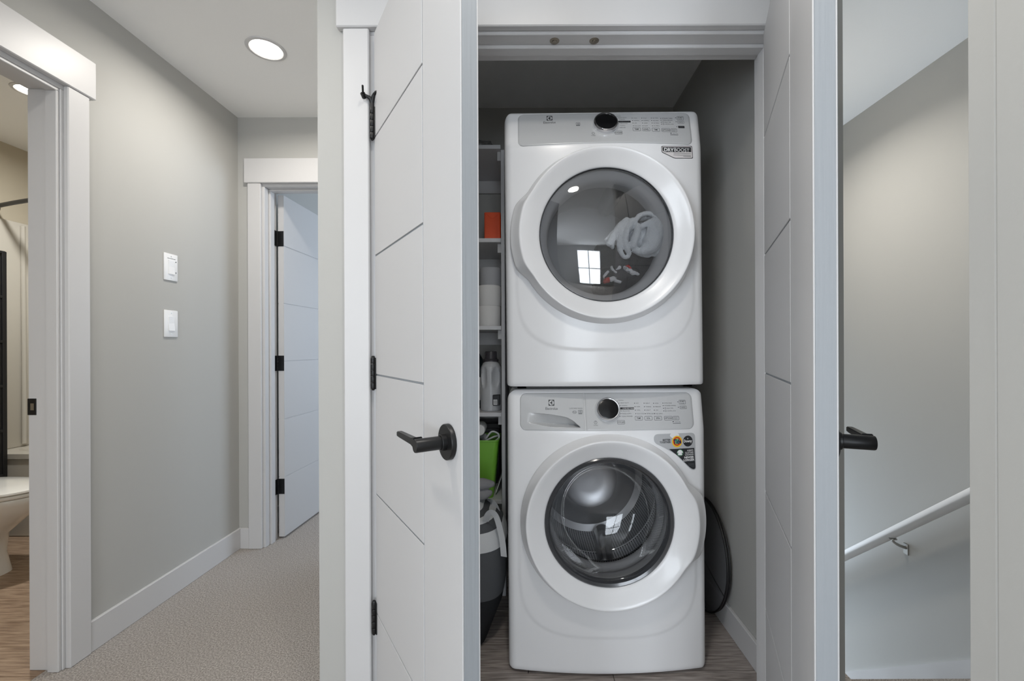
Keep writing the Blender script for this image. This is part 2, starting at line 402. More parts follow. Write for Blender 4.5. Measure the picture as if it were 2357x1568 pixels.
# hall end door frame
t3 = empty('trim_3', (-1.1, EY, 0)); st(t3, 'white casing and jamb of the hall end doorway', 'door frame')
def t3b(nm, x0, x1, y0, y1, z0, z1, bev=0.002): return box(nm, TRIM, x0 + 1.1, x1 + 1.1, y0 - EY, y1 - EY, z0, z1, t3, bev)
t3b('side_casing', -1.577, -1.503, EY - 0.018, EY, 0, 2.062, 0.003)
t3b('side_casing', -0.697, -0.612, EY - 0.018, EY, 0, 2.062, 0.003)
t3b('head_casing', -1.593, -0.604, EY - 0.024, EY, 2.062, 2.20, 0.003)
t3b('jamb', -1.51, -1.49, EY, EY + 0.117, 0, HEAD)
t3b('jamb', -0.71, -0.69, EY, EY + 0.117, 0, HEAD)
t3b('head_jamb', -1.51, -0.69, EY, EY + 0.117, HEAD, HEAD + 0.02)
t3b('stop', -1.49, -1.479, EY + 0.04, EY + 0.078, 0, HEAD - 0.011)
t3b('stop', -0.721, -0.71, EY + 0.04, EY + 0.078, 0, HEAD - 0.011)
t3b('head_stop', -1.49, -0.71, EY + 0.04, EY + 0.078, HEAD - 0.011, HEAD)
# near opening edge
t4 = empty('trim_4', (NX, 0.536, 0)); st(t4, 'white jamb and casing edge close by at the right edge', 'door frame')
box('jamb', WALL, 0, 0.018, -0.117, -0.018, 0, CEILZ, t4, 0.002)
box('side_casing', WALL, 0.002, 0.09, -0.018, 0.018, 0, CEILZ, t4, 0.003)
# stairs
stn = empty('stairs', (XS, 1.5, 0)); st(stn, 'carpeted stairs going down beside the closet', 'stairs')
for k in range(11):
    box('step', CARPET, -0.782, -0.001, k * 0.245 - (0.6 if k == 0 else 0), (k + 1) * 0.245, -0.2 * (k + 1) - 0.25, -0.2 * (k + 1), stn, 0.01)
bm = bmesh.new()
prism(bm, [(0.55, 0.115), (1.42, 0.115), (1.47, 0.105), (4.3, -2.22), (4.3, -2.6), (0.55, -0.25)], XS - 0.013, XS)
for v in bm.verts: v.co = Vector((v.co.y, v.co.x, v.co.z))
st(finish('trim_5', bm, TRIM), 'sloping white skirt board along the stair wall', 'skirting')

# ------------------------------------------------------------------ doors
def grooved_leaf(root, wd, th, z0, z1, groove_u, cuts, edge_mat, flip):
    """slab core with raised field pieces separated by routed grooves; local x along the leaf from the hinge, y=0 grooved face at -y side"""
    g = 0.0048; d = 0.0030
    s = -1 if flip else 1
    def yy(a, b): return (min(s * a, s * b), max(s * a, s * b))
    ya, yb = yy(d, th - d)
    box('core', edge_mat, 0, wd, ya, yb, z0, z1, root)
    for back in (0, 1):
        ya, yb = yy(th - d, th) if back else yy(0, d)
        bm = bmesh.new()
        abox(bm, groove_u + g / 2, wd, ya, yb, z0, z1, 0.0008)
        finish('stile', bm, DOORP, root, 30)
        zs = [(z0 - 1, z0 - 1)] + cuts + [(z1 + 1, z1 + 1)]
        for (a0, a1), (b0, b1) in zip(zs, zs[1:]):
            poly = [(0.0, max(a0 + g / 2, z0)), (groove_u - g / 2, max(a1 + g / 2, z0)), (groove_u - g / 2, min(b1 - g / 2, z1)), (0.0, min(b0 - g / 2, z1))]
            if poly[3][1] - poly[0][1] < 0.01 and poly[2][1] - poly[1][1] < 0.01: continue
            if poly[3][1] - poly[0][1] < 1e-4: poly = [poly[1], poly[2], (0.0, poly[0][1])] if False else [(0.02, poly[0][1])] + poly[1:3]
            bm = bmesh.new(); vs, fs = prism(bm, poly, ya, yb)
            bmesh.ops.bevel(bm, geom=bm.edges[:], offset=0.0008, segments=1, affect='EDGES')
            finish('panel', bm, DOORP, root, 30)
def hinge(root, x, y, z, ang_leaf, h=0.09, stopper=False):
    """butt hinge: barrel knuckles at the pin, a leaf plate along the door edge"""
    e = bmesh.new(); k = 5; gp = 0.0008
    for i in range(k):
        a = -h / 2 + i * h / k + gp; b = -h / 2 + (i + 1) * h / k - gp
        lathe(e, [(0.0001, a), (0.0062, a), (0.0066, a + 0.001), (0.0066, b - 0.001), (0.0062, b), (0.0001, b)], 14)
    lathe(e, [(0.0001, h / 2 + 0.006), (0.004, h / 2 + 0.005), (0.0058, h / 2)], 14, cap0=True)
    lathe(e, [(0.0058, -h / 2), (0.003, -h / 2 - 0.004), (0.0001, -h / 2 - 0.004)], 14)
    sg = 1 if y > 0 else -1
    abox(e, -0.009, 0.011, -0.0015 - sg * 0.004, 0.0015 - sg * 0.004, -h / 2, h / 2, 0.0005)
    o = finish('hinge', e, BLACK, root, True, (x, y, z))
    return o
def lever(root, u, z, side, dirx):
    """round rose, neck and flat lever; side = -1/+1 local y direction it projects, dirx = lever direction along leaf"""
    e = empty('lever_handle', (u, 0, z)); e.parent = root
    s = side
    bm = bmesh.new()
    lathe(bm, [(0.0001, 0), (0.0325, 0), (0.0335, s * 0.001), (0.0335, s * 0.0085), (0.0325, s * 0.0098), (0.0001, s * 0.0098)], 56, 'y')
    finish('rose', bm, BLACK, e, True)
    bm = bmesh.new()
    lathe(bm, [(0.0152, s * 0.0095), (0.0152, s * 0.018), (0.014, s * 0.019), (0.0131, s * 0.019)], 40, 'y')
    finish('collar', bm, BLACK, e, True)
    bm = bmesh.new()
    lathe(bm, [(0.0122, s * 0.017), (0.0125, s * 0.019), (0.0125, s * 0.0655), (0.0118, s * 0.0672), (0.0001, s * 0.0672)], 40, 'y', cap0=True)
    finish('neck', bm, BLACK, e, True)
    bm = bmesh.new()
    prof = []
    rings = []
    for x, hh, y0, y1 in ((0.006, 0.0105, 0.050, 0.0668), (0.025, 0.0062, 0.0535, 0.0665), (0.10, 0.0052, 0.0545, 0.066), (0.112, 0.0048, 0.0550, 0.0655)):
        rings.append([(dirx * x, s * y0, -hh + 0.004), (dirx * x, s * y1, -hh + 0.004), (dirx * x, s * y1, hh + 0.004), (dirx * x, s * y0, hh + 0.004)])
    ring_loft(bm, rings)
    bmesh.ops.bevel(bm, geom=[ed for ed in bm.edges], offset=0.0012, segments=2, affect='EDGES')
    finish('lever', bm, BLACK, e, 30)
    return e
LW, LT = 0.584, 0.0355
Z0, Z1 = 0.012, 2.040
CUTS = [(z, z) for z in (0.366, 0.709, 1.053, 1.396, 1.738)]
def zat(y, depth): return EYE + (800 - y) / 1000.0 * depth
# left closet door: hinge pin at the left jamb, hall face towards the viewer
AL = 33.6
HX, HY = -0.4405, 1.2545
d1 = empty('door_1', (HX, HY, 0), (0, 0, R(-(90 - AL)))); st(d1, 'left white closet door standing open with black lever handle', 'door')
GU = 0.40
gd = HY - (0.004 + GU * 0.839)
def groove_u(px, hx, hy, ang, sgn):
    a = (px - 1215) / 1000.0; s_, c_ = math.sin(R(ang)), math.cos(R(ang))
    return (a * hy - hx) / (sgn * s_ + a * c_)
GU = groove_u(974, HX, HY, AL, 1)
gd = HY - GU * math.cos(R(AL))
grooved_leaf(d1, LW, LT, Z0, Z1, GU, CUTS, EDGEP, False)
for z in (1.778, 1.057, 0.352): 
    hinge(d1, -0.0015, -0.006, z, 0, 0.09)
lu = groove_u(1034, HX, HY, AL, 1)
ld = HY - lu * math.cos(R(AL))
lever(d1, lu, zat(1016, ld), -1, -1)
# hinge pin door stop on the top hinge
hs = bmesh.new(); zz = 1.778 + 0.045
tube(hs, [(-0.0015, -0.006, zz - 0.004), (-0.0015, -0.006, zz + 0.026)], [0.006, 0.0055], 12)
RM = Matrix.Rotation(R(90 - AL), 4, 'Z')
def w2l(dx, dy, dz): return Matrix.Rotation(R(90 - AL), 3, 'Z') @ Vector((dx, dy, 0)) + Vector((-0.0015, -0.006, zz + dz))
tube(hs, bez([w2l(0, 0, 0.012), w2l(-0.004, -0.004, 0.024), w2l(-0.013, -0.008, 0.029), w2l(-0.022, -0.010, 0.031)], 5), [0.0055] * 8 + [0.0045] * 8, 10)
tube(hs, bez([w2l(0, 0, 0.012), w2l(0.004, -0.004, 0.026), w2l(0.010, -0.009, 0.034), w2l(0.018, -0.012, 0.036)], 5), [0.0055] * 8 + [0.0048] * 8, 10)
tube(hs, [w2l(-0.021, -0.004, 0.028), w2l(-0.021, -0.016, 0.032)], 0.0068, 14)
tube(hs, [w2l(-0.021, -0.014, 0.032), w2l(-0.012, -0.040, 0.040)], 0.0028, 10)
tube(hs, [w2l(0.014, -0.010, 0.0355), w2l(0.021, -0.013, 0.0365)], 0.0062, 14)
hso = finish('hinge_stop', hs, BLACK, d1, True); hso['label'] = 'black hinge pin door stop'
hs = bmesh.new()
tube(hs, [w2l(-0.021, -0.004, 0.028), w2l(-0.021, 0.006, 0.026)], [0.0066, 0.0078], 14)
finish('bumper', hs, WHITEINK, hso, True)
# right closet door: closet face towards the viewer
BE = 21.6
GX, GY = 0.7235, 1.2545
d2 = empty('door_2', (GX, GY, 0), (0, R(0.10), R(180 + (90 - BE)))); st(d2, 'right white closet door standing open with its edge towards the viewer', 'door')
cx, cy = GX - LT * math.cos(R(BE)), GY + LT * math.sin(R(BE))
GU2 = groove_u(1819, cx, cy, BE, -1)
gd2 = cy - GU2 * math.cos(R(BE))
grooved_leaf(d2, LW, LT, Z0, Z1, GU2, CUTS, EDGEP, True)
for z in (1.778, 1.057, 0.352): hinge(d2, -0.0015, 0.006, z, 0)
lever(d2, LW - 0.062, 0.965, 1, -1)
# hall end door, swung into the bedroom
PX, PY = -1.4865, EY + 0.119
d3 = empty('door_3', (PX, PY, 0), (0, 0, R(90 - 2.0))); st(d3, 'white bedroom door at the hall end opened inwards on black hinges', 'door')
# local x runs into the bedroom, face with hinges on -y... seen from the hall is the -y side
LE = 0.74
grooved_leaf(d3, LE, LT, Z0, Z1, 0.50, CUTS, TRIM, False)
for ch in d3.children: ch.location.y -= 0.039
for yh in (548, 834, 1117):
    z = EYE + (800 - yh) / 1000 * 2.585
    bm = bmesh.new()
    abox(bm, -0.003, -0.0005, -0.039, -0.004, -0.045, 0.045, 0.0006)     # leaf plate let into the door edge
    for i in range(5): lathe(bm, [(0.0001, -0.045 + i * 0.018), (0.006, -0.045 + i * 0.018), (0.006, -0.028 + i * 0.018), (0.0001, -0.028 + i * 0.018)], 12, c=(-0.003, -0.001, 0))
    abox(bm, -0.036, -0.003, -0.0005 + 0.0, 0.0015, -0.045, 0.045, 0.0004)
    finish('hinge', bm, BLACK, d3, 30, (0, 0, z))

# ------------------------------------------------------------------ ceiling downlights
def downlight(x, y, power, color, label, r=0.078, group=None, beam=152):
    e = empty('ceiling_light', (x, y, CEILZ)); tag(e, label, 'light', group)
    bm = bmesh.new(); lathe(bm, [(r, -0.0015), (r + 0.004, -0.005), (r + 0.016, -0.0035), (r + 0.018, 0.0)], 56)
    finish('trim_ring', bm, TRIM, e, True)
    bm = bmesh.new(); lathe(bm, [(0.0001, -0.0030), (r, -0.0020)], 56)
    finish('diffuser', bm, LAMP, e, True)
    l = area('downlight', (x, y, CEILZ - 0.012), (0, 0, 0), r * 2, r * 2, power, color, 'DISK', beam)
    l.parent = e; l.location = (0, 0, -0.012)
    return e
WARM = (1.0, 0.95, 0.88)
downlight(-1.139, 1.90, 7.5, WARM, 'round recessed ceiling light in the hall', 0.062, beam=166)
downlight(-2.51, 2.20, 20, (0.99, 1.0, 0.99), 'round recessed ceiling light in the bathroom', 0.056, beam=174)
downlight(0.02, 0.50, 4.8, WARM, 'recessed ceiling light in front of the laundry closet')
downlight(-1.05, 0.72, 5.5, WARM, 'recessed ceiling light in the hall outside the bathroom')
downlight(1.17, 2.25, 11, WARM, 'recessed ceiling light over the stairs')

# ------------------------------------------------------------------ wall switches
def switch(y, z, label, marks):
    e = empty('light_switch', (XL, y, z), (0, 0, R(90))); tag(e, label, 'switch', 'wall switches')
    # local: x along wall (towards +world y), y = -outwards
    bm = bmesh.new(); abox(bm, -0.0375, 0.0375, -0.0055, 0, -0.0615, 0.0615, 0.0025, seg=2)
    finish('cover_plate', bm, PLATE, e, 30)
    bm = bmesh.new()
    a = [(-0.0155, -0.006, -0.032), (0.0155, -0.006, -0.032), (0.0155, -0.0058, 0.006), (-0.0155, -0.0058, 0.006)]
    rings = [[(x, y, z) for x, y, z in ((-0.016, -0.005, -0.032), (0.016, -0.005, -0.032), (0.016, -0.0095, -0.032), (-0.016, -0.0095, -0.032))],
             [(-0.016, -0.005, 0.002), (0.016, -0.005, 0.002), (0.016, -0.0066, 0.002), (-0.016, -0.0066, 0.002)],
             [(-0.016, -0.005, 0.032), (0.016, -0.005, 0.032), (0.016, -0.0078, 0.032), (-0.016, -0.0078, 0.032)]]
    ring_loft(bm, rings)
    finish('rocker', bm, PLATE, e)
    for zz in (-0.0485, 0.0485):
        bm = bmesh.new(); lathe(bm, [(0.0001, -0.0064), (0.0022, -0.0064), (0.0028, -0.005)], 14, 'y')
        finish('screw', bm, BRUSHED, e, True, (0, 0, zz))
    if marks:
        bm = bmesh.new()
        for x0, x1 in ((-0.021, -0.012), (-0.010, -0.004), (-0.002, 0.010), (0.012, 0.024)):
            abox(bm, x0, x1, -0.0058, -0.005, 0.038, 0.0405)
        finish('print', bm, GREYINK, e)
        for zz in (0.028, -0.022):
            bm = bmesh.new(); lathe(bm, [(0.0001, -0.0066), (0.0025, -0.0064), (0.0032, -0.005)], 14, 'y')
            finish('indicator', bm, GREYINK, e, True, (0.0265, 0, zz))
    return e
switch(1.993, 1.504, 'upper white wall switch with small print and two dots', True)
switch(1.993, 1.245, 'lower plain white rocker switch on the hall wall', False)

# ------------------------------------------------------------------ handrail
hr = empty('handrail', (XS - 0.07, 1.77, 0.52)); tag(hr, 'white wooden handrail sloping down the stairwell wall', 'handrail')
SL = 0.83
bm = bmesh.new()
prof = [(0.0 + 0.026 * math.cos(a) * (1.0 if math.sin(a) > -0.35 else 0.92), 0.026 * math.sin(a) * (1.05 if math.sin(a) > 0 else 0.85)) for a in [2 * math.pi * k / 28 for k in range(28)]]
rings = []
for yv in (-0.65, 0.2, 1.2, 2.3):
    rings.append([(x, yv + z * 0.5, -SL * yv + z * 0.85) for x, z in prof])
ring_loft(bm, rings); finish('rail', bm, RAILP, hr, True)
for yb in (0.385, 1.6):
    b = empty('bracket', (0, yb, -SL * yb)); b.parent = hr; b['label'] = 'brushed metal rail bracket'
    bm = bmesh.new(); lathe(bm, [(0.0001, 0.004), (0.018, 0.003), (0.019, 0.0)], 24, c=(0, 0, -0.026)); 
    finish('saddle', bm, BRUSHED, b, True)
    bm = bmesh.new(); tube(bm, bez([(0, 0, -0.024), (0.004, 0.0, -0.040), (0.03, 0.0, -0.058), (0.066, 0, -0.072)], 6), [0.0075] * 10 + [0.0085] * 9, 12, flat=0.8)
    finish('arm', bm, BRUSHED, b, True)
    bm = bmesh.new(); abox(bm, 0.064, 0.07, -0.014, 0.014, -0.105, -0.050, 0.002)
    finish('wall_plate', bm, BRUSHED, b, 30)

# ------------------------------------------------------------------ laundry machines
HWD = 0.346; BUL = 0.030; YF = 1.51; TILT = 0.19
class Face:
    """the curved front of a machine, in the machine's own axes (x right, y back, z up)"""
    def __init__(s, H, M): s.H = H; s.M = M; s.Mi = M.inverted(); s.zb = H - 0.140
    def hw(s, z):
        r = 0.040; H = s.H
        if z > H - r: return HWD - r + math.sqrt(max(0, r * r - (z - H + r) ** 2))
        r = 0.012
        if z < r: return HWD - r + math.sqrt(max(0, r * r - (r - z) ** 2))
        return HWD
    def y(s, x, z, step=True):
        ax = abs(x); H = s.H
        y = -BUL * (1 - (ax / HWD) ** 2) * (1 - max(0.0, min(1.0, (z - s.zb) / (H - s.zb))))
        e = ax - (HWD - 0.026)
        if e > 0:
            e = min(e, 0.0259); y += 0.026 - math.sqrt(0.026 ** 2 - e * e)
        k = z - s.zb                                     # console leans back
        y += TILT * (0.5 * (k + math.sqrt(k * k + 0.012 ** 2)))
        e = z - (H - 0.012)
        if e > 0: e = min(e, 0.0119); y += 0.012 - math.sqrt(0.012 ** 2 - e * e)
        if z < 0.015: y += 0.004 * ((0.015 - z) / 0.015) ** 2
        # inner field stands a little proud of the U shaped lower border
        zc = 0.375; d = (ax / 0.306) ** 3.4
        if z < zc: d += ((zc - z) / 0.250) ** 3.4
        f = smooth(1.05, 0.97, d) if False else 1 - smooth(0.93, 1.07, d)
        fade = 1 - smooth(0.42, 0.66, z)
        y += 0.0022 * (1 - f) * fade
        return y
    def hit(s, px, py, off=0.0):
        o = s.Mi @ Vector((0, 0, EYE)); d = s.Mi.to_3x3() @ ray(px, py)
        t = 1.3
        for _ in range(14):
            p = o + d * t
            t += ((s.y(p.x, p.z) - off) - p.y) / d.y
        p = o + d * t
        return p.x, p.z
    def P(s, x, z, off=0.0): return Vector((x, s.y(x, z) - off, z))
    def N(s, x, z):
        e = 0.002
        a = s.P(x + e, z) - s.P(x - e, z); b = s.P(x, z + e) - s.P(x, z - e)
        n = a.cross(b).normalized()
        return n if n.y < 0 else -n

def make_cabinet(F, root, depth, hole, dc, slot=None):
    H = F.H; bm = bmesh.new(); nx, nz = 132, 190
    xs = [math.sin(math.pi / 2 * (2 * i / nx - 1)) * 0.35 + (2 * i / nx - 1) * 0.65 for i in range(nx + 1)]
    zs = [H * j / nz for j in range(nz + 1)]
    zs = sorted(set(zs + [H - 0.002, H - 0.005, H - 0.008, 0.003, 0.006]))
    V = []
    for z in zs:
        hw = F.hw(z); V.append([bm.verts.new(F.P(s * hw, z)) for s in xs])
    for j in range(len(zs) - 1):
        for i in range(nx):
            c = (V[j][i].co + V[j + 1][i + 1].co) / 2
            if hole and (c.x - dc[0]) ** 2 + (c.z - dc[1]) ** 2 < hole ** 2: continue
            if slot and slot[0] < c.x < slot[1] and slot[2] < c.z < slot[3]: continue
            bm.faces.new((V[j][i], V[j][i + 1], V[j + 1][i + 1], V[j + 1][i]))
    loop = V[0][:] + [V[j][-1] for j in range(1, len(zs))] + V[-1][-2::-1] + [V[j][0] for j in range(len(zs) - 2, 0, -1)]
    back = [bm.verts.new((v.co.x, depth, v.co.z)) for v in loop]
    n = len(loop)
    for i in range(n): bm.faces.new((loop[i], loop[(i + 1) % n], back[(i + 1) % n], back[i]))
    bm.faces.new(back)
    bmesh.ops.remove_doubles(bm, verts=bm.verts[:], dist=0.00002)
    return finish('cabinet', bm, ENAMEL, root, 32)

def patch(F, x0, x1, z0, z1, r, off, nx, nz, skirt=0.004, lip=0.003, disp=None, corners=(1, 1, 1, 1)):
    """a conforming rounded rectangle lying on the machine face; corners = bl, br, tr, tl"""
    bm = bmesh.new(); rows = []
    rr = r if r > 0 else 1e-5
    zs = sorted(set([z0 + (z1 - z0) * j / nz for j in range(nz + 1)] + [z0 + rr * (1 - math.cos(a)) for a in (0.2, 0.45, 0.75, 1.1, 1.57)] + [z1 - rr * (1 - math.cos(a)) for a in (0.2, 0.45, 0.75, 1.1, 1.57)]))
    def inset(z, low, high):
        i = 0
        if low and z < z0 + rr: i = rr - math.sqrt(max(0, rr * rr - (z0 + rr - z) ** 2))
        if high and z > z1 - rr: i = rr - math.sqrt(max(0, rr * rr - (z - z1 + rr) ** 2))
        return i
    for z in zs:
        a = x0 + inset(z, corners[0], corners[3]); b = x1 - inset(z, corners[1], corners[2])
        row = []
        for i in range(nx + 1):
            x = a + (b - a) * i / nx
            ed = min(x - a, b - x, z - z0, z1 - z) if r > 0 else 1
            o = off * (1 if lip <= 0 else math.sqrt(max(0.0, 1 - (1 - min(1, ed / lip)) ** 2)) * 0.75 + 0.25)
            if disp: o += disp(x, z)
            row.append(bm.verts.new(F.P(x, z, o)))
        rows.append(row)
    for j in range(len(zs) - 1):
        for i in range(nx): bm.faces.new((rows[j][i], rows[j][i + 1], rows[j + 1][i + 1], rows[j + 1][i]))
    loop = rows[0][:] + [rr_[-1] for rr_ in rows[1:]] + rows[-1][-2::-1] + [rr_[0] for rr_ in rows[-2:0:-1]]
    sk = [bm.verts.new(v.co + Vector((0, skirt, 0))) for v in loop]
    n = len(loop)
    for i in range(n): bm.faces.new((loop[i], loop[(i + 1) % n], sk[(i + 1) % n], sk[i]))
    bmesh.ops.remove_doubles(bm, verts=bm.verts[:], dist=0.00002)
    return bm

INKS = [BLACKINK, PANEL, GREYINK, WHITEINK]
_tc = {}
def text_mesh(body, bold=0.0, shear=0.0):
    k = (body, bold, shear)
    if k not in _tc:
        c = bpy.data.curves.new('lettering', 'FONT'); c.body = body; c.size = 1.0; c.offset = bold; c.shear = shear
        c.resolution_u = 3
        o = bpy.data.objects.new('lettering', c); COL.objects.link(o)
        dg = bpy.context.evaluated_depsgraph_get(); me = o.evaluated_get(dg).to_mesh()
        vs = [(v.co.x, v.co.y) for v in me.vertices]; fs = [tuple(p.vertices) for p in me.polygons]
        o.evaluated_get(dg).to_mesh_clear()
        bpy.data.objects.remove(o); bpy.data.curves.remove(c)
        x0 = min(v[0] for v in vs); x1 = max(v[0] for v in vs); y0 = min(v[1] for v in vs); y1 = max(v[1] for v in vs)
        _tc[k] = (vs, fs, x0, x1, y0, y1)
    return _tc[k]
def put_text(F, bm, body, px, py, wpx=None, hpx=None, off=0.0036, anchor='c', bold=0.0, shear=0.0, mi=0, ppm=670.0, rot=0.0):
    """lettering laid on the machine face, centred (or left-anchored) at the surveyed spot"""
    vs, fs, x0, x1, y0, y1 = text_mesh(body, bold, shear)
    x, z = F.hit(px, py, off)
    if wpx and hpx: sx = wpx / ppm / (x1 - x0); sy = hpx / ppm / (y1 - y0)
    elif wpx: sx = sy = wpx / ppm / (x1 - x0)
    else: sx = sy = hpx / ppm / (y1 - y0)
    ox = (x0 + x1) / 2 if anchor == 'c' else (x0 if anchor == 'l' else x1); oy = (y0 + y1) / 2
    cr, sr = math.cos(rot), math.sin(rot)
    nv = []
    for a, b in vs:
        u, v = (a - ox) * sx, (b - oy) * sy
        nv.append(bm.verts.new(F.P(x + u * cr - v * sr, z + u * sr + v * cr, off)))
    for f in fs:
        try: bm.faces.new([nv[i] for i in f]).material_index = mi
        except ValueError: pass
def put_poly(F, bm, pts, off, mi=0, px=True):
    vs = []
    for p in pts:
        x, z = F.hit(p[0], p[1], off) if px else p
        vs.append(bm.verts.new(F.P(x, z, off)))
    f = bm.faces.new(vs); f.material_index = mi
    bmesh.ops.triangulate(bm, faces=[f])
def put_disc(F, bm, px, py, rpx, off, mi=0, n=28, r0=0.0, ry=None, ppm=670.0, a0=0, a1=360):
    x, z = F.hit(px, py, off); ry = ry or rpx
    full = a1 - a0 >= 360; m = n if full else n + 1
    A = [R(a0 + (a1 - a0) * k / n) for k in range(m)]
    o = [bm.verts.new(F.P(x + math.cos(a) * rpx / ppm, z + math.sin(a) * ry / ppm, off)) for a in A]
    if r0 > 0:
        q = r0 / rpx
        i = [bm.verts.new(F.P(x + math.cos(a) * rpx * q / ppm, z + math.sin(a) * ry * q / ppm, off)) for a in A]
        for k in range(n if full else n): 
            k2 = (k + 1) % m
            bm.faces.new((o[k], o[k2], i[k2], i[k])).material_index = mi
    else:
        if not full: o.append(bm.verts.new(F.P(x, z, off)))
        bm.faces.new(o).material_index = mi
def put_frame(F, bm, px, py, wpx, hpx, off, mi=0, t=0.9, ppm=670.0):
    """a thin rounded outline"""
    x, z = F.hit(px, py, off); a, b = wpx / 2 / ppm, hpx / 2 / ppm; r = min(a, b) * 0.35; t = t / ppm
    def loop(k):
        out = []
        for cx_, cz_, s0 in ((a - r, b - r, 0), (-a + r, b - r, 90), (-a + r, -b + r, 180), (a - r, -b + r, 270)):
            for q in (0, 30, 60, 90): out.append((x + cx_ + (r - k) * math.cos(R(s0 + q)), z + cz_ + (r - k) * math.sin(R(s0 + q))))
        return out
    o = [bm.verts.new(F.P(u, v, off)) for u, v in loop(0)]; i = [bm.verts.new(F.P(u, v, off)) for u, v in loop(min(t, r * 0.95))]
    n = len(o)
    for k in range(n): bm.faces.new((o[k], o[(k + 1) % n], i[(k + 1) % n], i[k])).material_index = mi
def put_rect(F, bm, px, py, wpx, hpx, off, mi=0, ppm=670.0):
    x, z = F.hit(px, py, off); a, b = wpx / 2 / ppm, hpx / 2 / ppm
    put_poly(F, bm, [(x - a, z - b), (x + a, z - b), (x + a, z + b), (x - a, z + b)], off, mi, px=False)
def emblem(F, bm, px, py, s, sy, off):
    """square emblem: dark square with a pale disc holding a dark wedge figure"""
    put_rect(F, bm, px, py, s, sy, off, 0)
    put_disc(F, bm, px, py, s * 0.44, off + 0.0003, 1, 28, ry=sy * 0.44)
    k = s / 16.0; ky = sy / 16.0
    put_poly(F, bm, [(px + 1.2 * k, py - 6.9 * ky), (px + 2.1 * k, py - 6.5 * ky), (px + 2.1 * k, py + 6.5 * ky), (px + 1.2 * k, py + 6.9 * ky), (px + 0.2 * k, py + 3.0 * ky), (px - 2.5 * k, py + 0.9 * ky), (px - 6.0 * k, py), (px - 2.5 * k, py - 0.9 * ky), (px + 0.2 * k, py - 3.0 * ky)], off + 0.0006, 0)

def make_dial(F, root, px, py, ro):
    x, z = F.hit(px, py, 0.003); n = F.N(x, z)
    q = Vector((0, -1, 0)).rotation_difference(n)
    e = empty('dial', F.P(x, z, 0.002)); e.rotation_mode = 'QUATERNION'; e.rotation_quaternion = q; e.parent = root
    bm = bmesh.new()
    lathe(bm, [(ro, 0.001), (ro, -0.010), (ro - 0.0015, -0.016), (ro - 0.004, -0.0185), (ro - 0.0062, -0.018), (ro - 0.007, -0.0155)], 72, 'y')
    finish('chrome_ring', bm, CHROME, e, True)
    bm = bmesh.new(); lathe(bm, [(0.0001, -0.0178), (ro - 0.012, -0.0172), (ro - 0.0068, -0.0158)], 72, 'y')
    finish('face', bm, DARKGLASS, e, True)
    bm = bmesh.new(); lathe(bm, [(ro + 0.0035, -0.0002), (ro + 0.0025, -0.002), (ro, -0.002)], 72, 'y')
    finish('bezel', bm, PANEL, e, True)

def make_door(root, c, y0, R0, rg, lobe_c, lobe_w, lobe_h, mats, glass_builder, concave=True):
    """ring door with a handle lobe; c = centre (x,z), y0 = front plane, R0 = outer radius, rg = glass radius"""
    bm = bmesh.new(); n = 192; rings = []
    prof = [(-0.004, 0.004, 0), (0.000, -0.004, 0), (0.0035, -0.0075, 0), (0.010, -0.0110, 0), (0.022, -0.0180, 0), (0.034, -0.0255, 0.05), (0.044, -0.0320, 0.2), (0.0520, -0.0364, 0.35), (0.0555, -0.0372, 0.38), (0.0578, -0.0362, 0.4), (0.0592, -0.0330, 0.45), (0.0640, -0.020, 0.75), (0.0715, -0.004, 1.0), (0.0745, 0.004, 1.0), (0.0755, 0.012, 1.0), (0.0745, 0.030, 1.0)]
    kR = (R0 - rg) / 0.0755
    for dr, dy, lk in prof:
        ring = []
        for k in range(n):
            a = 2 * math.pi * k / n
            da = (a - R(lobe_c) + math.pi) % (2 * math.pi) - math.pi
            lb = (1 - smooth(R(lobe_w * 0.55), R(lobe_w), abs(da))) * lobe_h * lk
            r = rg + dr * kR + lb
            yl = dy + (0.006 * lb / lobe_h if lobe_h else 0) * (1 if dy < 0 else 0)
            ring.append((c[0] + r * math.cos(a), y0 + yl, c[1] + r * math.sin(a)))
        rings.append(ring)
    ring_loft(bm, rings, False, False)
    d = finish('door', bm, ENAMELD, root, 50)
    glass_builder(d)
    return d

# ---- washer
WM = Matrix.Translation((0.275, YF, 0.012)) @ Matrix.Rotation(R(-0.15), 4, 'Y')
washer = empty('washing_machine'); washer.matrix_world = WM
tag(washer, 'white front loading washer on the floor below the dryer', 'washing machine')
FW = Face(0.971, WM)
wc = FW.hit(1405, 1208, 0.02)
WY = FW.y(0, 0.45)
for sx in (-0.28, 0.28):
    for sy in (0.08, 0.70):
        bm = bmesh.new(); lathe(bm, [(0.0001, -0.012), (0.022, -0.012), (0.022, -0.008), (0.010, -0.007), (0.010, 0.004)], 20)
        finish('foot', bm, BLACKP, washer, True, (sx, sy, 0))
H = FW.H
xsplit = FW.hit(1346, 945, 0.003)[0]
pz0 = FW.hit(1400, 992, 0.003)[1]; pz1 = FW.hit(1400, 904.5, 0.003)[1]
pxl = FW.hit(1197, 945, 0.003)[0]; pxr = FW.hit(1595, 945, 0.003)[0]
make_cabinet(FW, washer, 0.80, 0.262, wc, (pxl + 0.012, xsplit - 0.006, pz0 + 0.010, pz1 - 0.030))
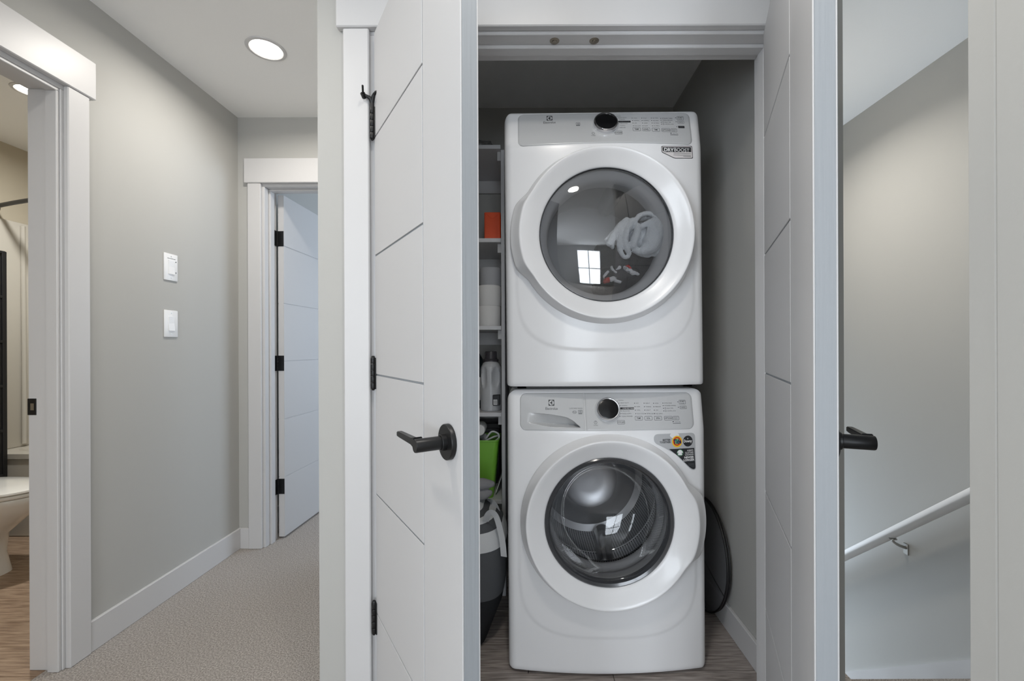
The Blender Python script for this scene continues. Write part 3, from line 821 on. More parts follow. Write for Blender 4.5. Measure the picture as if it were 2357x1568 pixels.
# scoop of the drawer
topc = [FW.hit(*p) for p in ((1212, 949), (1235, 950.5), (1262, 953), (1290, 957.5), (1305, 961), (1318, 968), (1327, 976), (1335, 983))]
def scoop(x, z):
    if not (topc[0][0] < x < topc[-1][0]): return 0.0
    for (a, za), (b, zb_) in zip(topc, topc[1:]):
        if a <= x <= b: zt = za + (zb_ - za) * (x - a) / (b - a)
    zb0 = topc[-1][1] - 0.001 + 0.012 * smooth(0.55, 0.0, (x - topc[0][0]) / (topc[-1][0] - topc[0][0])) 
    if z > zt or z < zb0: return 0.0
    u = (zt - z) / max(1e-4, zt - zb0); lx = (x - topc[0][0]) / (topc[-1][0] - topc[0][0])
    return -(0.003 + 0.036 * u) * smooth(0.0, 0.40, lx) * smooth(0, 0.05, u) * (1 - smooth(0.86, 1.0, u))
finish('detergent_drawer', patch(FW, pxl, xsplit - 0.0008, pz0, pz1, 0.022, 0.003, 150, 84, disp=scoop, corners=(1, 0, 0, 1)), PANEL, washer, 40)
finish('control_panel', patch(FW, xsplit + 0.0008, pxr, pz0, pz1, 0.022, 0.003, 90, 24, corners=(0, 1, 1, 0)), PANEL, washer, 40)
make_dial(FW, washer, 1398.5, 944, 0.0412)
bm = bmesh.new(); OF = 0.0034
emblem(FW, bm, 1269.2, 927.3, 13.4, 13.4, OF)
finish('emblem', bm, INKS, washer); bm = bmesh.new()
put_text(FW, bm, 'Electrolux', 1269.8, 940.6, 28.6, 6.0, OF, mi=0)
finish('brand_lettering', bm, INKS, washer); bm = bmesh.new()
put_text(FW, bm, 'LUXCARE WASH', 1325.5, 940.2, 30, 2.6, OF, mi=2)
put_disc(FW, bm, 1322.4, 949.0, 4.6, OF, 2, 20, r0=3.7, ry=3.2); put_text(FW, bm, 'hp', 1322.4, 949, 5.4, 3.6, OF, mi=2)
put_frame(FW, bm, 1335.8, 947.6, 9.6, 6.6, OF, 2, 0.8); put_text(FW, bm, 'e', 1336, 947.8, 5, 3, OF, mi=2); put_rect(FW, bm, 1335.8, 952.8, 9.0, 1.3, OF, 2)
put_disc(FW, bm, 1371.0, 972.6, 3.6, OF, 2, 20, r0=2.9); put_poly(FW, bm, [(1370.5, 970), (1371.5, 970), (1371.5, 973), (1370.5, 973)], OF, 2); put_text(FW, bm, 'POWER', 1371.5, 979.3, 9.6, 1.8, OF, mi=2)
put_text(FW, bm, 'WHITES', 1423, 921.8, 12, 2.0, OF, 'l', mi=2)
for t, x, y, wd in (('HEAVY DUTY', 1428, 927.8, 20), ('NORMAL', 1430.5, 934, 14), ('DELICATES', 1432.5, 946.3, 17), ('RINSE & SPIN', 1432, 952.6, 21), ('CLEAN WASHER', 1430.5, 958.6, 26)):
    put_text(FW, bm, t, x, y, wd, 2.3, OF, 'l', mi=2); 
for x, y in ((1420.5, 923.5), (1424.5, 928.4), (1427.5, 934), (1430, 946.3), (1429.2, 952.5), (1427, 958.6)): put_disc(FW, bm, x, y, 0.9, OF, 0, 8)
put_rect(FW, bm, 1443.5, 940.3, 32, 4.6, OF, 0); put_text(FW, bm, '15 MIN FAST WASH', 1446, 940.3, 26, 2.4, OF + 0.0004, mi=3)
def cols(F, bm, table, x0, dxs, ys, slant):
    for ci, colm in enumerate(table):
        for ri, t in enumerate(colm):
            x = x0[ci] + slant * ri; y = ys[ri]
            put_disc(F, bm, x, y, 0.95, OF, 0, 8); put_text(F, bm, t, x + 3.0, y, min(len(t) * 2.15, 19.5), 2.2, OF, 'l', mi=2)
cols(FW, bm, [['HOT', 'WARM', 'COOL', 'ECO COLD'], ['HEAVY', 'NORMAL', 'LIGHT', 'EXTRA LIGHT'], ['HIGH', 'MEDIUM', 'LOW', 'NO SPIN']], (1460.6, 1482.4, 1504.1), None, (928.5, 936.4, 944.3, 952.6), 0.95)
for i, t in enumerate(('EXTRA RINSE', 'EXTENDED REFRESH', 'DELAY TIME', 'CONTROL LOCK')):
    y = (928.2, 934.1, 940.1, 946.2)[i]; x = 1525.7 + 0.75 * i
    put_disc(FW, bm, x, y, 0.95, OF, 0, 8)
    if i >= 2: put_frame(FW, bm, x + 4.3, y, 3.2, 3.2, OF, 2, 0.6)
    put_text(FW, bm, t, x + (7.5 if i >= 2 else 3), y, (18, 27, 15, 21)[i], 2.2, OF, 'l', mi=2)
for x, y, wd, hh, t, tw in ((1470.4, 962.9, 18, 9, 'TEMP', 10.5), (1492.6, 962.9, 18, 9, 'SOIL', 8.5), (1514.6, 962.9, 18, 9, 'SPIN', 9), (1538.5, 962.9, 20, 9, 'OPTIONS', 17.5), (1556.2, 962.6, 14, 9, '', 0), (1429.6, 972.2, 17.5, 8.6, 'CYCLES', 15), (1570.3, 925.8, 16, 9.4, '', 0), (1572.6, 938.0, 16, 6.6, 'CANCEL', 11)):
    put_frame(FW, bm, x, y, wd, hh, OF, 2, 0.7)
    if t: put_text(FW, bm, t, x, y, tw, 3.6 if hh > 7 else 2.4, OF, mi=0, bold=0.01)
put_text(FW, bm, 'START', 1570.3, 924.2, 11.5, 3.4, OF, mi=0, bold=0.012); put_text(FW, bm, 'PAUSE', 1570.3, 928.4, 9, 2.0, OF, mi=2)
put_text(FW, bm, 'SELECT', 1556.2, 961.2, 10, 2.2, OF, mi=2); put_text(FW, bm, 'RESET', 1556.2, 964.4, 8.5, 2.0, OF, mi=2)
put_disc(FW, bm, 1560, 925.4, 0.95, OF, 0, 8); put_disc(FW, bm, 1561.6, 937.8, 0.95, OF, 0, 8)
put_rect(FW, bm, 1549.5, 970.6, 3.2, 2.0, OF, 2); put_text(FW, bm, 'HOLD 3 SEC', 1560, 971.2, 13, 1.8, OF, mi=2); put_rect(FW, bm, 1558, 974.6, 19, 1.0, OF, 2)
finish('panel_lettering', bm, INKS, washer)['kind'] = 'stuff'
# washer corner sticker
skr = bmesh.new(); OS = 0.0008
def rounded_px(pts, rs, n=6):
    out = []
    for i, p in enumerate(pts):
        r = rs[i]; a = Vector(pts[i - 1]); b = Vector(p); c = Vector(pts[(i + 1) % len(pts)])
        if r <= 0: out.append(tuple(b)); continue
        u = (a - b).normalized(); v = (c - b).normalized()
        p0 = b + u * r; p1 = b + v * r
        for k in range(n + 1):
            t = k / n; out.append(tuple((1 - t) ** 2 * p0 + 2 * t * (1 - t) * b + t * t * p1))
    return out
G_ = rounded_px([(1505, 1000), (1599.5, 996), (1602.5, 1084), (1590, 1081), (1555, 1046), (1524, 1028), (1505, 1020)], [10, 10, 10, 6, 0, 14, 10])
put_poly(FW, skr, G_, OS, 0)
put_poly(FW, skr, rounded_px([(1540, 1034.2), (1598, 1031.2), (1601.3, 1082.5), (1589.5, 1078), (1562, 1051)], [0, 0, 9, 6, 0]), OS + 0.0003, 1)
put_text(FW, skr, 'BETTER', 1543.5, 1012.8, 18.5, 4.3, OS + 0.0004, 'r', bold=0.02, mi=1); put_text(FW, skr, 'TOGETHER', 1543.8, 1018.0, 26, 4.3, OS + 0.0004, 'r', bold=0.02, mi=1)
put_disc(FW, skr, 1558.5, 1016.6, 12.2, OS + 0.0004, 2, 36, ry=13.2)
put_disc(FW, skr, 1558.5, 1016.2, 9.4, OS + 0.0007, 3, 36, ry=10.2, r0=6.6)
put_disc(FW, skr, 1558.5, 1016.2, 5.6, OS + 0.0007, 6, 28, ry=6)
put_text(FW, skr, 'Tide', 1559.2, 1016.6, 18.5, 11.5, OS + 0.0011, mi=4, bold=0.035, shear=0.12, rot=R(5))
put_disc(FW, skr, 1583.3, 1015.6, 11.6, OS + 0.0004, 1, 36, ry=12.6)
put_text(FW, skr, 'Downy', 1583.5, 1016.3, 20, 8.5, OS + 0.0008, mi=5, bold=0.03)
put_disc(FW, skr, 1583.0, 1009.6, 1.5, OS + 0.0008, 0, 10)
for t, x, y, wd, hh, b in (('KEEPS', 1595.8, 1036.4, 14.5, 3.6, 0.012), ('CLOTHES', 1596.2, 1041.2, 20.5, 3.7, 0.012), ('LOOKING', 1596.6, 1045.8, 20.8, 3.7, 0.012), ('NEWER', 1597.3, 1051.8, 23.5, 5.0, 0.035), ('LONGER', 1598.3, 1057.8, 26.5, 5.2, 0.035)):
    put_text(FW, skr, t, x, y, wd, hh, OS + 0.0007, 'r', bold=b, mi=5, rot=R(2))
for y, wd in ((1062.6, 22), (1067, 15), (1069.4, 14), (1071.8, 14.5), (1074.8, 8)): put_rect(FW, skr, 1597.5 + (y - 1062) * 0.1 - wd / 2, y, wd, 0.9, OS + 0.0007, 7)
put_disc(FW, skr, 1565.5, 1042.6, 7.4, OS + 0.0006, 6, 26, r0=6.4)
put_poly(FW, skr, [(1561, 1048), (1560.8, 1041), (1559.2, 1043), (1558.4, 1041.4), (1562.6, 1036.6), (1564.6, 1036.2), (1566.6, 1036.2), (1568.6, 1036.8), (1572.2, 1041.4), (1571.2, 1043), (1569.8, 1041.4), (1569.9, 1048)], OS + 0.0008, 5)
sk = finish('sticker', skr, [STICKG, BLACKINK, YEL, ORA, NAVY, WHITEINK, GREENI, GREYINK], washer); sk['label'] = 'grey and black promotional corner sticker'
# washer door
def washer_glass(d):
    cx_, cz_ = wc; y0 = WY; n = 96
    bm = bmesh.new()
    lathe(bm, [(0.2205, 0.004), (0.2205, -0.0045), (0.2165, -0.0075), (0.2075, -0.0050), (0.2025, 0.003), (0.2015, 0.02)], n, 'y', c=(cx_, y0, cz_))
    finish('dark_trim_ring', bm, FRIT, d, True)
    bm = bmesh.new()
    prof = [(0.2020, 0.004), (0.1985, 0.008), (0.194, 0.022), (0.186, 0.050), (0.174, 0.086), (0.160, 0.112), (0.138, 0.130), (0.110, 0.140), (0.075, 0.146), (0.035, 0.149), (0.0001, 0.150)]
    rings = []
    for r, h in prof:      # bowl leans: its inner end sits higher
        k = h / 0.15
        rings.append([(cx_ - 0.004 * k + r * math.cos(2 * math.pi * i / n), y0 + h + 0.016 * k * math.sin(2 * math.pi * i / n) * (r / 0.2), cz_ + 0.016 * k + r * math.sin(2 * math.pi * i / n)) for i in range(n)])
    ring_loft(bm, rings, False, False)
    finish('glass_bowl', bm, WGLASS, d, 50)
make_door(washer, wc, WY, 0.303, 0.2215, -3, 30, 0.030, None, washer_glass)
cx_, cz_ = wc
bm = bmesh.new()
lathe(bm, [(0.262, 0.012), (0.252, 0.020), (0.232, 0.030), (0.214, 0.046), (0.206, 0.060), (0.210, 0.078), (0.222, 0.086), (0.222, 0.094), (0.205, 0.100), (0.197, 0.108), (0.1945, 0.118), (0.199, 0.126), (0.212, 0.130)], 96, 'y', c=(cx_, WY, cz_))
finish('door_gasket', bm, RUBBER, washer, 50)
bm = bmesh.new(); n = 96
rings = lathe(bm, [(0.198, 0.140), (0.205, 0.152), (0.232, 0.168), (0.246, 0.190), (0.248, 0.300), (0.243, 0.306), (0.248, 0.312), (0.248, 0.470), (0.243, 0.500)], n, 'y', c=(cx_, WY, cz_))
uvl = bm.loops.layers.uv.new('UVMap')
for f in bm.faces:
    for l in f.loops:
        v = l.vert.co - Vector((cx_, WY, cz_)); a = math.atan2(v.z, v.x)
        fc = f.calc_center_median() - Vector((cx_, WY, cz_)); fa = math.atan2(fc.z, fc.x)
        if a - fa > math.pi: a -= 2 * math.pi
        if fa - a > math.pi: a += 2 * math.pi
        l[uvl].uv = (a / (2 * math.pi) * 150, v.y * 92)
finish('drum', bm, PERF, washer, 40)
bm = bmesh.new()
lathe(bm, [(0.244, 0.500), (0.215, 0.512), (0.205, 0.506), (0.165, 0.500), (0.150, 0.486), (0.125, 0.482), (0.110, 0.492), (0.060, 0.497), (0.0001, 0.498)], 96, 'y', c=(cx_, WY, cz_))
finish('drum_back', bm, DARKSTEEL, washer, 40)
for a0 in (38, 158, 278):
    bm = bmesh.new(); rg = []
    for yy_, hh, ww in ((0.17, 0.006, 0.020), (0.20, 0.040, 0.030), (0.33, 0.055, 0.036), (0.46, 0.048, 0.040), (0.49, 0.01, 0.030)):
        ring = []
        for k in range(13):
            u = k / 12 * math.pi; rr_ = 0.247 - hh * math.sin(u) ** 0.8; ta = -ww * math.cos(u)
            aa = R(a0) + ta / 0.247 + (yy_ - 0.3) * 0.5
            ring.append((cx_ + rr_ * math.cos(aa), WY + yy_, cz_ + rr_ * math.sin(aa)))
        rg.append(ring)
    ring_loft(bm, rg, False, False, closed=False)
    finish('drum_paddle', bm, STEEL, washer, 50)

# ---- dryer
DM = Matrix.Translation((0.272, YF, 0.997)) @ Matrix.Rotation(R(-0.42), 4, 'Y')
dryer = empty('tumble_dryer'); dryer.matrix_world = DM
tag(dryer, 'white dryer with round dark glass door stacked on the washer', 'dryer')
FD = Face(0.968, DM)
dc = FD.hit(1398, 537, 0.02)
DY = FD.y(0, 0.45)
make_cabinet(FD, dryer, 0.78, 0.268, dc)
for sx in (-0.30, 0.30):
    for sy in (0.05, 0.70):
        box('foot', BLACKP, sx - 0.022, sx + 0.022, sy - 0.02, sy + 0.02, -0.010, 0.002, dryer)
box('stacking_rail', BLACKP, -0.31, 0.31, 0.03, 0.055, -0.0095, 0.001, dryer)
dz0 = FD.hit(1390, 328.5, 0.003)[1]; dz1 = FD.hit(1390, 261, 0.003)[1]
dxl = FD.hit(1192, 300, 0.003)[0]; dxr = FD.hit(1590, 292, 0.003)[0]
finish('control_panel', patch(FD, dxl, dxr, dz0, dz1, 0.020, 0.003, 150, 24), PANEL, dryer, 40)
make_dial(FD, dryer, 1393.5, 287.5, 0.0430)
bm = bmesh.new()
emblem(FD, bm, 1264.8, 272.2, 13.4, 13.0, OF)
finish('emblem', bm, INKS, dryer); bm = bmesh.new()
put_text(FD, bm, 'Electrolux', 1265, 281.8, 28.6, 6.4, OF, mi=0)
finish('brand_lettering', bm, INKS, dryer); bm = bmesh.new()
put_frame(FD, bm, 1330.5, 285.2, 9.6, 7.6, OF, 2, 0.8); put_rect(FD, bm, 1330.5, 289.2, 9.0, 1.6, OF, 2); put_text(FD, bm, 'e', 1331, 285.4, 5, 3.4, OF, mi=2)
put_disc(FD, bm, 1365.5, 307, 3.4, OF, 2, 20, r0=2.7); put_text(FD, bm, 'POWER', 1365.7, 312.2, 9.6, 2.2, OF, mi=2)
put_text(FD, bm, 'WHITES', 1418.5, 267.6, 10, 2.4, OF, 'l', mi=2)
for t, x, y, wd in (('HEAVY DUTY', 1422, 271.4, 21), ('NORMAL', 1425, 275.4, 14), ('DELICATES', 1427.5, 284.4, 17), ('TOWELS', 1426.5, 289.2, 13), ('TIMED DRY', 1425.5, 293.8, 15)):
    put_text(FD, bm, t, x, y, wd, 2.7, OF, 'l', mi=2)
for x, y in ((1424.2, 284.6), (1423.3, 289.2), (1421.4, 293.8)): put_disc(FD, bm, x, y, 1.0, OF, 0, 8)
put_rect(FD, bm, 1437, 280, 29.5, 5.0, OF, 0); put_text(FD, bm, '15 MIN FAST DRY', 1438.5, 280, 23, 2.6, OF + 0.0004, mi=2)
cols(FD, bm, [['HIGH', 'NORMAL', 'LOW', 'ECO DRY'], ['HIGH', 'NORMAL', 'LESS', 'DAMP'], ['60 MIN', '45 MIN', '30 MIN', '15 MIN']], (1455, 1477, 1499), None, (272.0, 277.6, 283.4, 289.8), 0.95)
for i, t in enumerate(('EXTENDED TUMBLE', 'WRINKLE RELEASE', 'DELAY TIME', 'CONTROL LOCK')):
    y = (272.5, 276.9, 281.3, 285.8)[i]; x = 1520.7 + 0.75 * i
    put_disc(FD, bm, x, y, 1.0, OF, 0, 8)
    if i >= 2: put_frame(FD, bm, x + 4.3, y, 3.2, 3.6, OF, 2, 0.6)
    put_text(FD, bm, t, x + (7.5 if i >= 2 else 3), y, (25, 24, 15, 21)[i], 2.6, OF, 'l', mi=2)
for x, y, wd, hh, t, tw in ((1465.5, 297.4, 18, 10, 'TEMP', 11), (1487.5, 297.8, 18, 10, 'LEVEL', 12.5), (1509.5, 298.6, 18, 10, 'TIME', 9.5), (1533, 299.4, 20.5, 10, 'OPTIONS', 18), (1551.5, 300, 14, 10, '', 0), (1423.7, 305.2, 17.5, 10, 'CYCLES', 15.5), (1565.6, 272.2, 16, 10.5, '', 0), (1567, 281.4, 15.5, 7.5, 'CANCEL', 11)):
    put_frame(FD, bm, x, y, wd, hh, OF, 2, 0.7)
    if t: put_text(FD, bm, t, x, y, tw, 4.4 if hh > 8 else 2.8, OF, mi=0, bold=0.01)
put_text(FD, bm, 'START', 1565.6, 270.8, 11.5, 3.8, OF, mi=0, bold=0.012); put_text(FD, bm, 'PAUSE', 1565.6, 274.2, 9, 2.4, OF, mi=2)
put_text(FD, bm, 'SELECT', 1551.5, 298.6, 10, 2.6, OF, mi=2); put_text(FD, bm, 'RESET', 1551.5, 301.6, 8.5, 2.4, OF, mi=2)
put_rect(FD, bm, 1568.3, 292.4, 15, 6.2, OF, 0); put_rect(FD, bm, 1568.3, 292.4, 11, 1.6, OF + 0.0004, 2)
for x, y in ((1555, 271.5), (1556.3, 280.6), (1558, 291.6)): put_disc(FD, bm, x, y, 1.0, OF, 0, 8)
put_rect(FD, bm, 1544.5, 306.6, 3.2, 2.4, OF, 2); put_text(FD, bm, 'HOLD 3 SEC', 1554.5, 307.6, 13, 2.2, OF, mi=2); put_rect(FD, bm, 1552, 310.6, 19, 1.3, OF, 2)
finish('panel_lettering', bm, INKS, dryer)['kind'] = 'stuff'
skr = bmesh.new()
put_poly(FD, skr, rounded_px([(1522, 336.2), (1592.8, 336.0), (1595.2, 364.8), (1552.5, 364.8), (1523, 350.5)], [3, 3, 3, 3, 3], 4), OS, 0)
put_poly(FD, skr, rounded_px([(1523.2, 337.4), (1591.6, 337.2), (1593.9, 363.6), (1553, 363.6), (1524.2, 349.6)], [3, 3, 3, 3, 3], 4), OS + 0.0003, 1)
put_poly(FD, skr, [(1524.8, 338.8), (1590.4, 338.8), (1591.2, 350.2), (1530, 350.0), (1525, 346.6)], OS + 0.0006, 0)
put_text(FD, skr, 'DRY', 1528.6, 344.4, 23.2, 8.2, OS + 0.0010, 'l', bold=0.03, mi=2); put_text(FD, skr, 'BOOST', 1551.9, 344.4, 36.6, 8.2, OS + 0.0010, 'l', bold=0.006, mi=2)
for y, wd in ((353.2, 42), (357.2, 42), (360.2, 19)): put_rect(FD, skr, 1591.3 - wd / 2, y, wd, 0.9, OS + 0.0006, 3)
sk = finish('sticker', skr, [BLACKINK, STICKW, WHITEINK, GREYINK], dryer); sk['label'] = 'black and white corner sticker'
def dryer_glass(d):
    cx_, cz_ = dc; y0 = DY; n = 96
    bm = bmesh.new()
    lathe(bm, [(0.2285, 0.004), (0.2285, -0.004), (0.2262, -0.0062), (0.2250, -0.004), (0.2250, 0.010)], n, 'y', c=(cx_, y0, cz_))
    finish('dark_trim_ring', bm, FRIT, d, True)
    bm = bmesh.new()
    lathe(bm, [(0.0001, -0.028), (0.03, -0.0277), (0.07, -0.0262), (0.11, -0.0232), (0.15, -0.0184), (0.185, -0.0125), (0.208, -0.0075), (0.2252, -0.0028)], n, 'y', c=(cx_, y0, cz_))
    finish('glass', bm, DGLASS, d, 60)
make_door(dryer, dc, DY, 0.306, 0.2290, 180, 31, 0.022, None, dryer_glass)
cx_, cz_ = dc
bm = bmesh.new()
lathe(bm, [(0.240, 0.010), (0.222, 0.022), (0.205, 0.034), (0.198, 0.060), (0.196, 0.095), (0.215, 0.100)], 96, 'y', c=(cx_, DY, cz_))
finish('door_inner_ring', bm, DRUMG, dryer, 50)
bm = bmesh.new()
lathe(bm, [(0.200, 0.100), (0.270, 0.112), (0.285, 0.125), (0.285, 0.560), (0.275, 0.572), (0.20, 0.578), (0.0001, 0.580)], 96, 'y', c=(cx_, DY, cz_))
finish('drum', bm, DRUMG, dryer, 40)
for a0 in (70, 190, 310):
    bm = bmesh.new(); rg = []
    for yy_, hh, ww in ((0.13, 0.004, 0.020), (0.17, 0.05, 0.030), (0.34, 0.065, 0.036), (0.52, 0.05, 0.036), (0.56, 0.01, 0.030)):
        ring = []
        for k in range(13):
            u = k / 12 * math.pi; rr_ = 0.284 - hh * math.sin(u) ** 0.8; aa = R(a0) - ww * math.cos(u) / 0.28
            ring.append((cx_ + rr_ * math.cos(aa), DY + yy_, cz_ + rr_ * math.sin(aa)))
        rg.append(ring)
    ring_loft(bm, rg, False, False, closed=False)
    finish('drum_paddle', bm, DRUMG, dryer, 50)

# ------------------------------------------------------------------ laundry in the dryer
def remeshed(name, parts, m, label, cat, voxel=0.005, smooth_it=6, nz=0.0, nscale=18, group=None):
    """parts: list of (points, radii, flat) swept folds fused into one soft cloth"""
    bm = bmesh.new()
    for pts, rad, flat in parts:
        P = bez(pts, 6); n = len(P); rr_ = []
        for i in range(n):
            t = i / (n - 1) * (len(rad) - 1); k = min(int(t), len(rad) - 2); rr_.append(rad[k] + (rad[k + 1] - rad[k]) * (t - k))
        P2 = [P[0] + (P[0] - P[1]).normalized() * rr_[0] * 0.5] + P + [P[-1] + (P[-1] - P[-2]).normalized() * rr_[-1] * 0.5]
        tube(bm, P2, [rr_[0] * 0.4] + rr_ + [rr_[-1] * 0.4], 12, True, 0, flat)
    bmesh.ops.recalc_face_normals(bm, faces=bm.faces[:])
    me = bpy.data.meshes.new('t'); bm.to_mesh(me); bm.free()
    o = bpy.data.objects.new('t', me); COL.objects.link(o)
    md = o.modifiers.new('r', 'REMESH'); md.mode = 'VOXEL'; md.voxel_size = voxel
    sm = o.modifiers.new('s', 'SMOOTH'); sm.iterations = smooth_it; sm.factor = 0.5
    dg = bpy.context.evaluated_depsgraph_get()
    me2 = bpy.data.meshes.new_from_object(o.evaluated_get(dg))
    bpy.data.objects.remove(o)
    c = sum((v.co for v in me2.vertices), Vector()) / len(me2.vertices)
    zmin = min(v.co.z for v in me2.vertices); base_ = Vector((c.x, c.y, zmin))
    for v in me2.vertices:
        if nz: v.co += v.normal * nz * noise.noise(v.co * nscale)
        v.co -= base_
    for p in me2.polygons: p.use_smooth = True
    me2.name = name; me2.materials.clear(); me2.materials.append(m)
    o = bpy.data.objects.new(name, me2); COL.objects.link(o); o.location = base_
    if label: tag(o, label, cat, group)
    return o
def tw(u, v, dy):       # towel survey coordinates (crop 1340..1560 x 460..680 magnified 7.127)
    return tuple(at_y(1340 + u / 7.127, 460 + v / 7.127, 1.535 + dy))
towel_parts = [
    ([tw(960, 480, 0.055), tw(900, 640, 0.05), tw(960, 780, 0.05)], [0.036, 0.048, 0.036], 0.8),
    ([tw(760, 440, 0.04), tw(680, 620, 0.035), tw(720, 800, 0.03)], [0.022, 0.026, 0.018], 0.8),
    ([tw(1210, 300, 0.02), tw(1230, 520, 0.0), tw(1150, 760, 0.0), tw(960, 860, 0.004)], [0.018, 0.030, 0.034, 0.020], 0.8),
    ([tw(1130, 420, 0.01), tw(1130, 560, 0.0), tw(1080, 700, 0.0)], [0.016, 0.026, 0.028], 0.8),
    ([tw(1060, 760, 0.0), tw(1180, 700, 0.01), tw(1160, 860, 0.02)], [0.03, 0.03, 0.028], 0.8),
    ([tw(860, 370, 0.0), tw(940, 260, 0.012), tw(1080, 225, 0.016), tw(1190, 270, 0.01), tw(1170, 330, -0.004), tw(1040, 400, -0.006), tw(960, 450, -0.004)], [0.008] * 7, 1.0),
    ([tw(960, 300, 0.05), tw(1100, 290, 0.05), tw(1180, 400, 0.05)], [0.02, 0.022, 0.02], 0.6),
    ([tw(910, 410, -0.004), tw(900, 540, -0.008), tw(850, 680, -0.006), tw(830, 770, 0.0)], [0.010, 0.016, 0.020, 0.016], 0.8),
    ([tw(740, 330, 0.02), tw(620, 440, 0.01), tw(520, 590, 0.004), tw(430, 740, 0.002)], [0.012, 0.014, 0.013, 0.010], 0.9),
    ([tw(520, 540, 0.02), tw(430, 630, 0.022), tw(380, 660, 0.024)], [0.010, 0.009, 0.006], 0.9),
    ([tw(470, 700, 0.006), tw(500, 790, 0.01)], [0.014, 0.008], 0.9),
    ([tw(760, 350, 0.014), tw(650, 480, 0.0), tw(610, 660, -0.004), tw(620, 820, -0.004), tw(690, 940, -0.002), tw(770, 930, 0.0)], [0.012, 0.010, 0.009, 0.009, 0.007, 0.007], 0.9),
    ([tw(840, 330, 0.006), tw(740, 490, -0.006), tw(700, 640, -0.010), tw(730, 790, -0.008), tw(780, 900, -0.002)], [0.012, 0.012, 0.011, 0.010, 0.008], 0.9),
    ([tw(800, 420, 0.012), tw(700, 560, 0.014), tw(680, 760, 0.014)], [0.016, 0.014, 0.010], 0.9),
    ([tw(840, 800, 0.004), tw(980, 880, 0.008), tw(1100, 900, 0.02)], [0.014, 0.012, 0.012], 0.9),
]
towel_parts = [(p, [r * (1.22 if r < 0.02 else 1.08) for r in rr], f * 0.9) for p, rr, f in towel_parts]
remeshed('towel', towel_parts, TOWEL, 'bunched white terry towel pressed against the dryer glass', 'towel', 0.0028, 5, 0.001, 120)
dark_parts = [
    ([tw(200, 1250, 0.02), tw(500, 1230, 0.02), tw(760, 1220, 0.02), tw(900, 1190, 0.03)], [0.022, 0.028, 0.026, 0.016], 0.9),
    ([tw(250, 1000, 0.07), tw(560, 980, 0.07), tw(900, 1000, 0.09), tw(1150, 1020, 0.1)], [0.05, 0.06, 0.05, 0.04], 0.9),
    ([tw(300, 1150, 0.10), tw(700, 1180, 0.11), tw(1100, 1180, 0.13)], [0.07, 0.08, 0.06], 0.9),
    ([tw(300, 1450, 0.15), tw(700, 1480, 0.16), tw(1100, 1450, 0.16)], [0.06, 0.07, 0.06], 0.9),
    ([tw(260, 860, 0.05), tw(380, 840, 0.04), tw(520, 900, 0.05)], [0.03, 0.03, 0.03], 0.9),
]
remeshed('garment', dark_parts, CLOTHD, 'dark grey garment heaped in the dryer under the towel', 'garment', 0.006, 5, 0.004, 30)
red_parts = [([tw(370, 1350, -0.004), tw(430, 1310, -0.006), tw(520, 1320, -0.006), tw(640, 1360, 0.0)], [0.006, 0.010, 0.010, 0.005], 0.7)]
gr = 'small clothes showing at the bottom of the dryer window'
remeshed('garment', [([tw(365, 1350, -0.004), tw(400, 1320, -0.007), tw(440, 1310, -0.006)], [0.008, 0.014, 0.012], 0.7)], CLOTHR, 'bright red scrap of clothing low in the dryer window', 'garment', 0.0015, 2, 0.006, 70, group=gr)
remeshed('garment', [([tw(460, 1310, -0.006), tw(510, 1300, -0.007), tw(560, 1330, -0.006), tw(640, 1345, -0.004)], [0.012, 0.013, 0.009, 0.006], 0.7), ([tw(355, 1330, -0.004), tw(370, 1240, -0.004), tw(430, 1180, -0.004)], [0.0025, 0.003, 0.0028], 1)], CLOTHW, 'pale folded clothing next to the red scrap in the dryer', 'garment', 0.0013, 2, 0.006, 80, group=gr)
remeshed('garment', [([tw(700, 1110, 0.0), tw(740, 1150, -0.002), tw(830, 1190, -0.002), tw(930, 1220, 0.004)], [0.009, 0.013, 0.011, 0.006], 0.7), ([tw(480, 1090, 0.004), tw(500, 1150, 0.0), tw(560, 1200, -0.001)], [0.005, 0.007, 0.006], 0.8), ([tw(560, 1150, 0.0), tw(620, 1110, 0.004)], [0.004, 0.007], 0.8)], CLOTHW, 'white and grey patterned clothing above the dark garment in the dryer', 'garment', 0.0013, 2, 0.006, 80, group=gr)
remeshed('garment', [([tw(710, 1100, -0.003), tw(755, 1090, -0.005), tw(790, 1125, -0.005)], [0.005, 0.008, 0.005], 0.7)], CLOTHR, 'small red triangle of clothing at the right in the dryer window', 'garment', 0.0013, 2, 0.006, 80, group=gr)

# ------------------------------------------------------------------ shelves on the left of the closet
SY0, SY1 = 1.975, 2.375; SX0, SX1 = -0.485, -0.120
shelf = empty('closet_shelving', (SX1, SY0, 0)); tag(shelf, 'tall white closet shelving unit left of the machines', 'shelving')
box('side_panel', SHELFW, 0.0, 0.016, 0, SY1 - SY0, 0, 2.03, shelf, 0.001)
ZS = [zat(1151, SY0), zat(950, SY0), zat(750, SY0), zat(548, SY0), zat(333, SY0)]
for z in ZS:
    box('shelf_board', SHELFW, SX0 - SX1 + 0.001, -0.0008, 0, SY1 - SY0 - 0.001, z - 0.018, z, shelf, 0.001)
    box('cleat', TRIM, -0.018, -0.0008, 0.03, SY1 - SY0 - 0.02, z - 0.060, z - 0.0185, shelf, 0.001)
    box('back_rail', TRIM, SX0 - SX1 + 0.001, -0.02, SY1 - SY0 - 0.02, SY1 - SY0 - 0.001, z - 0.085, z - 0.0185, shelf, 0.001)

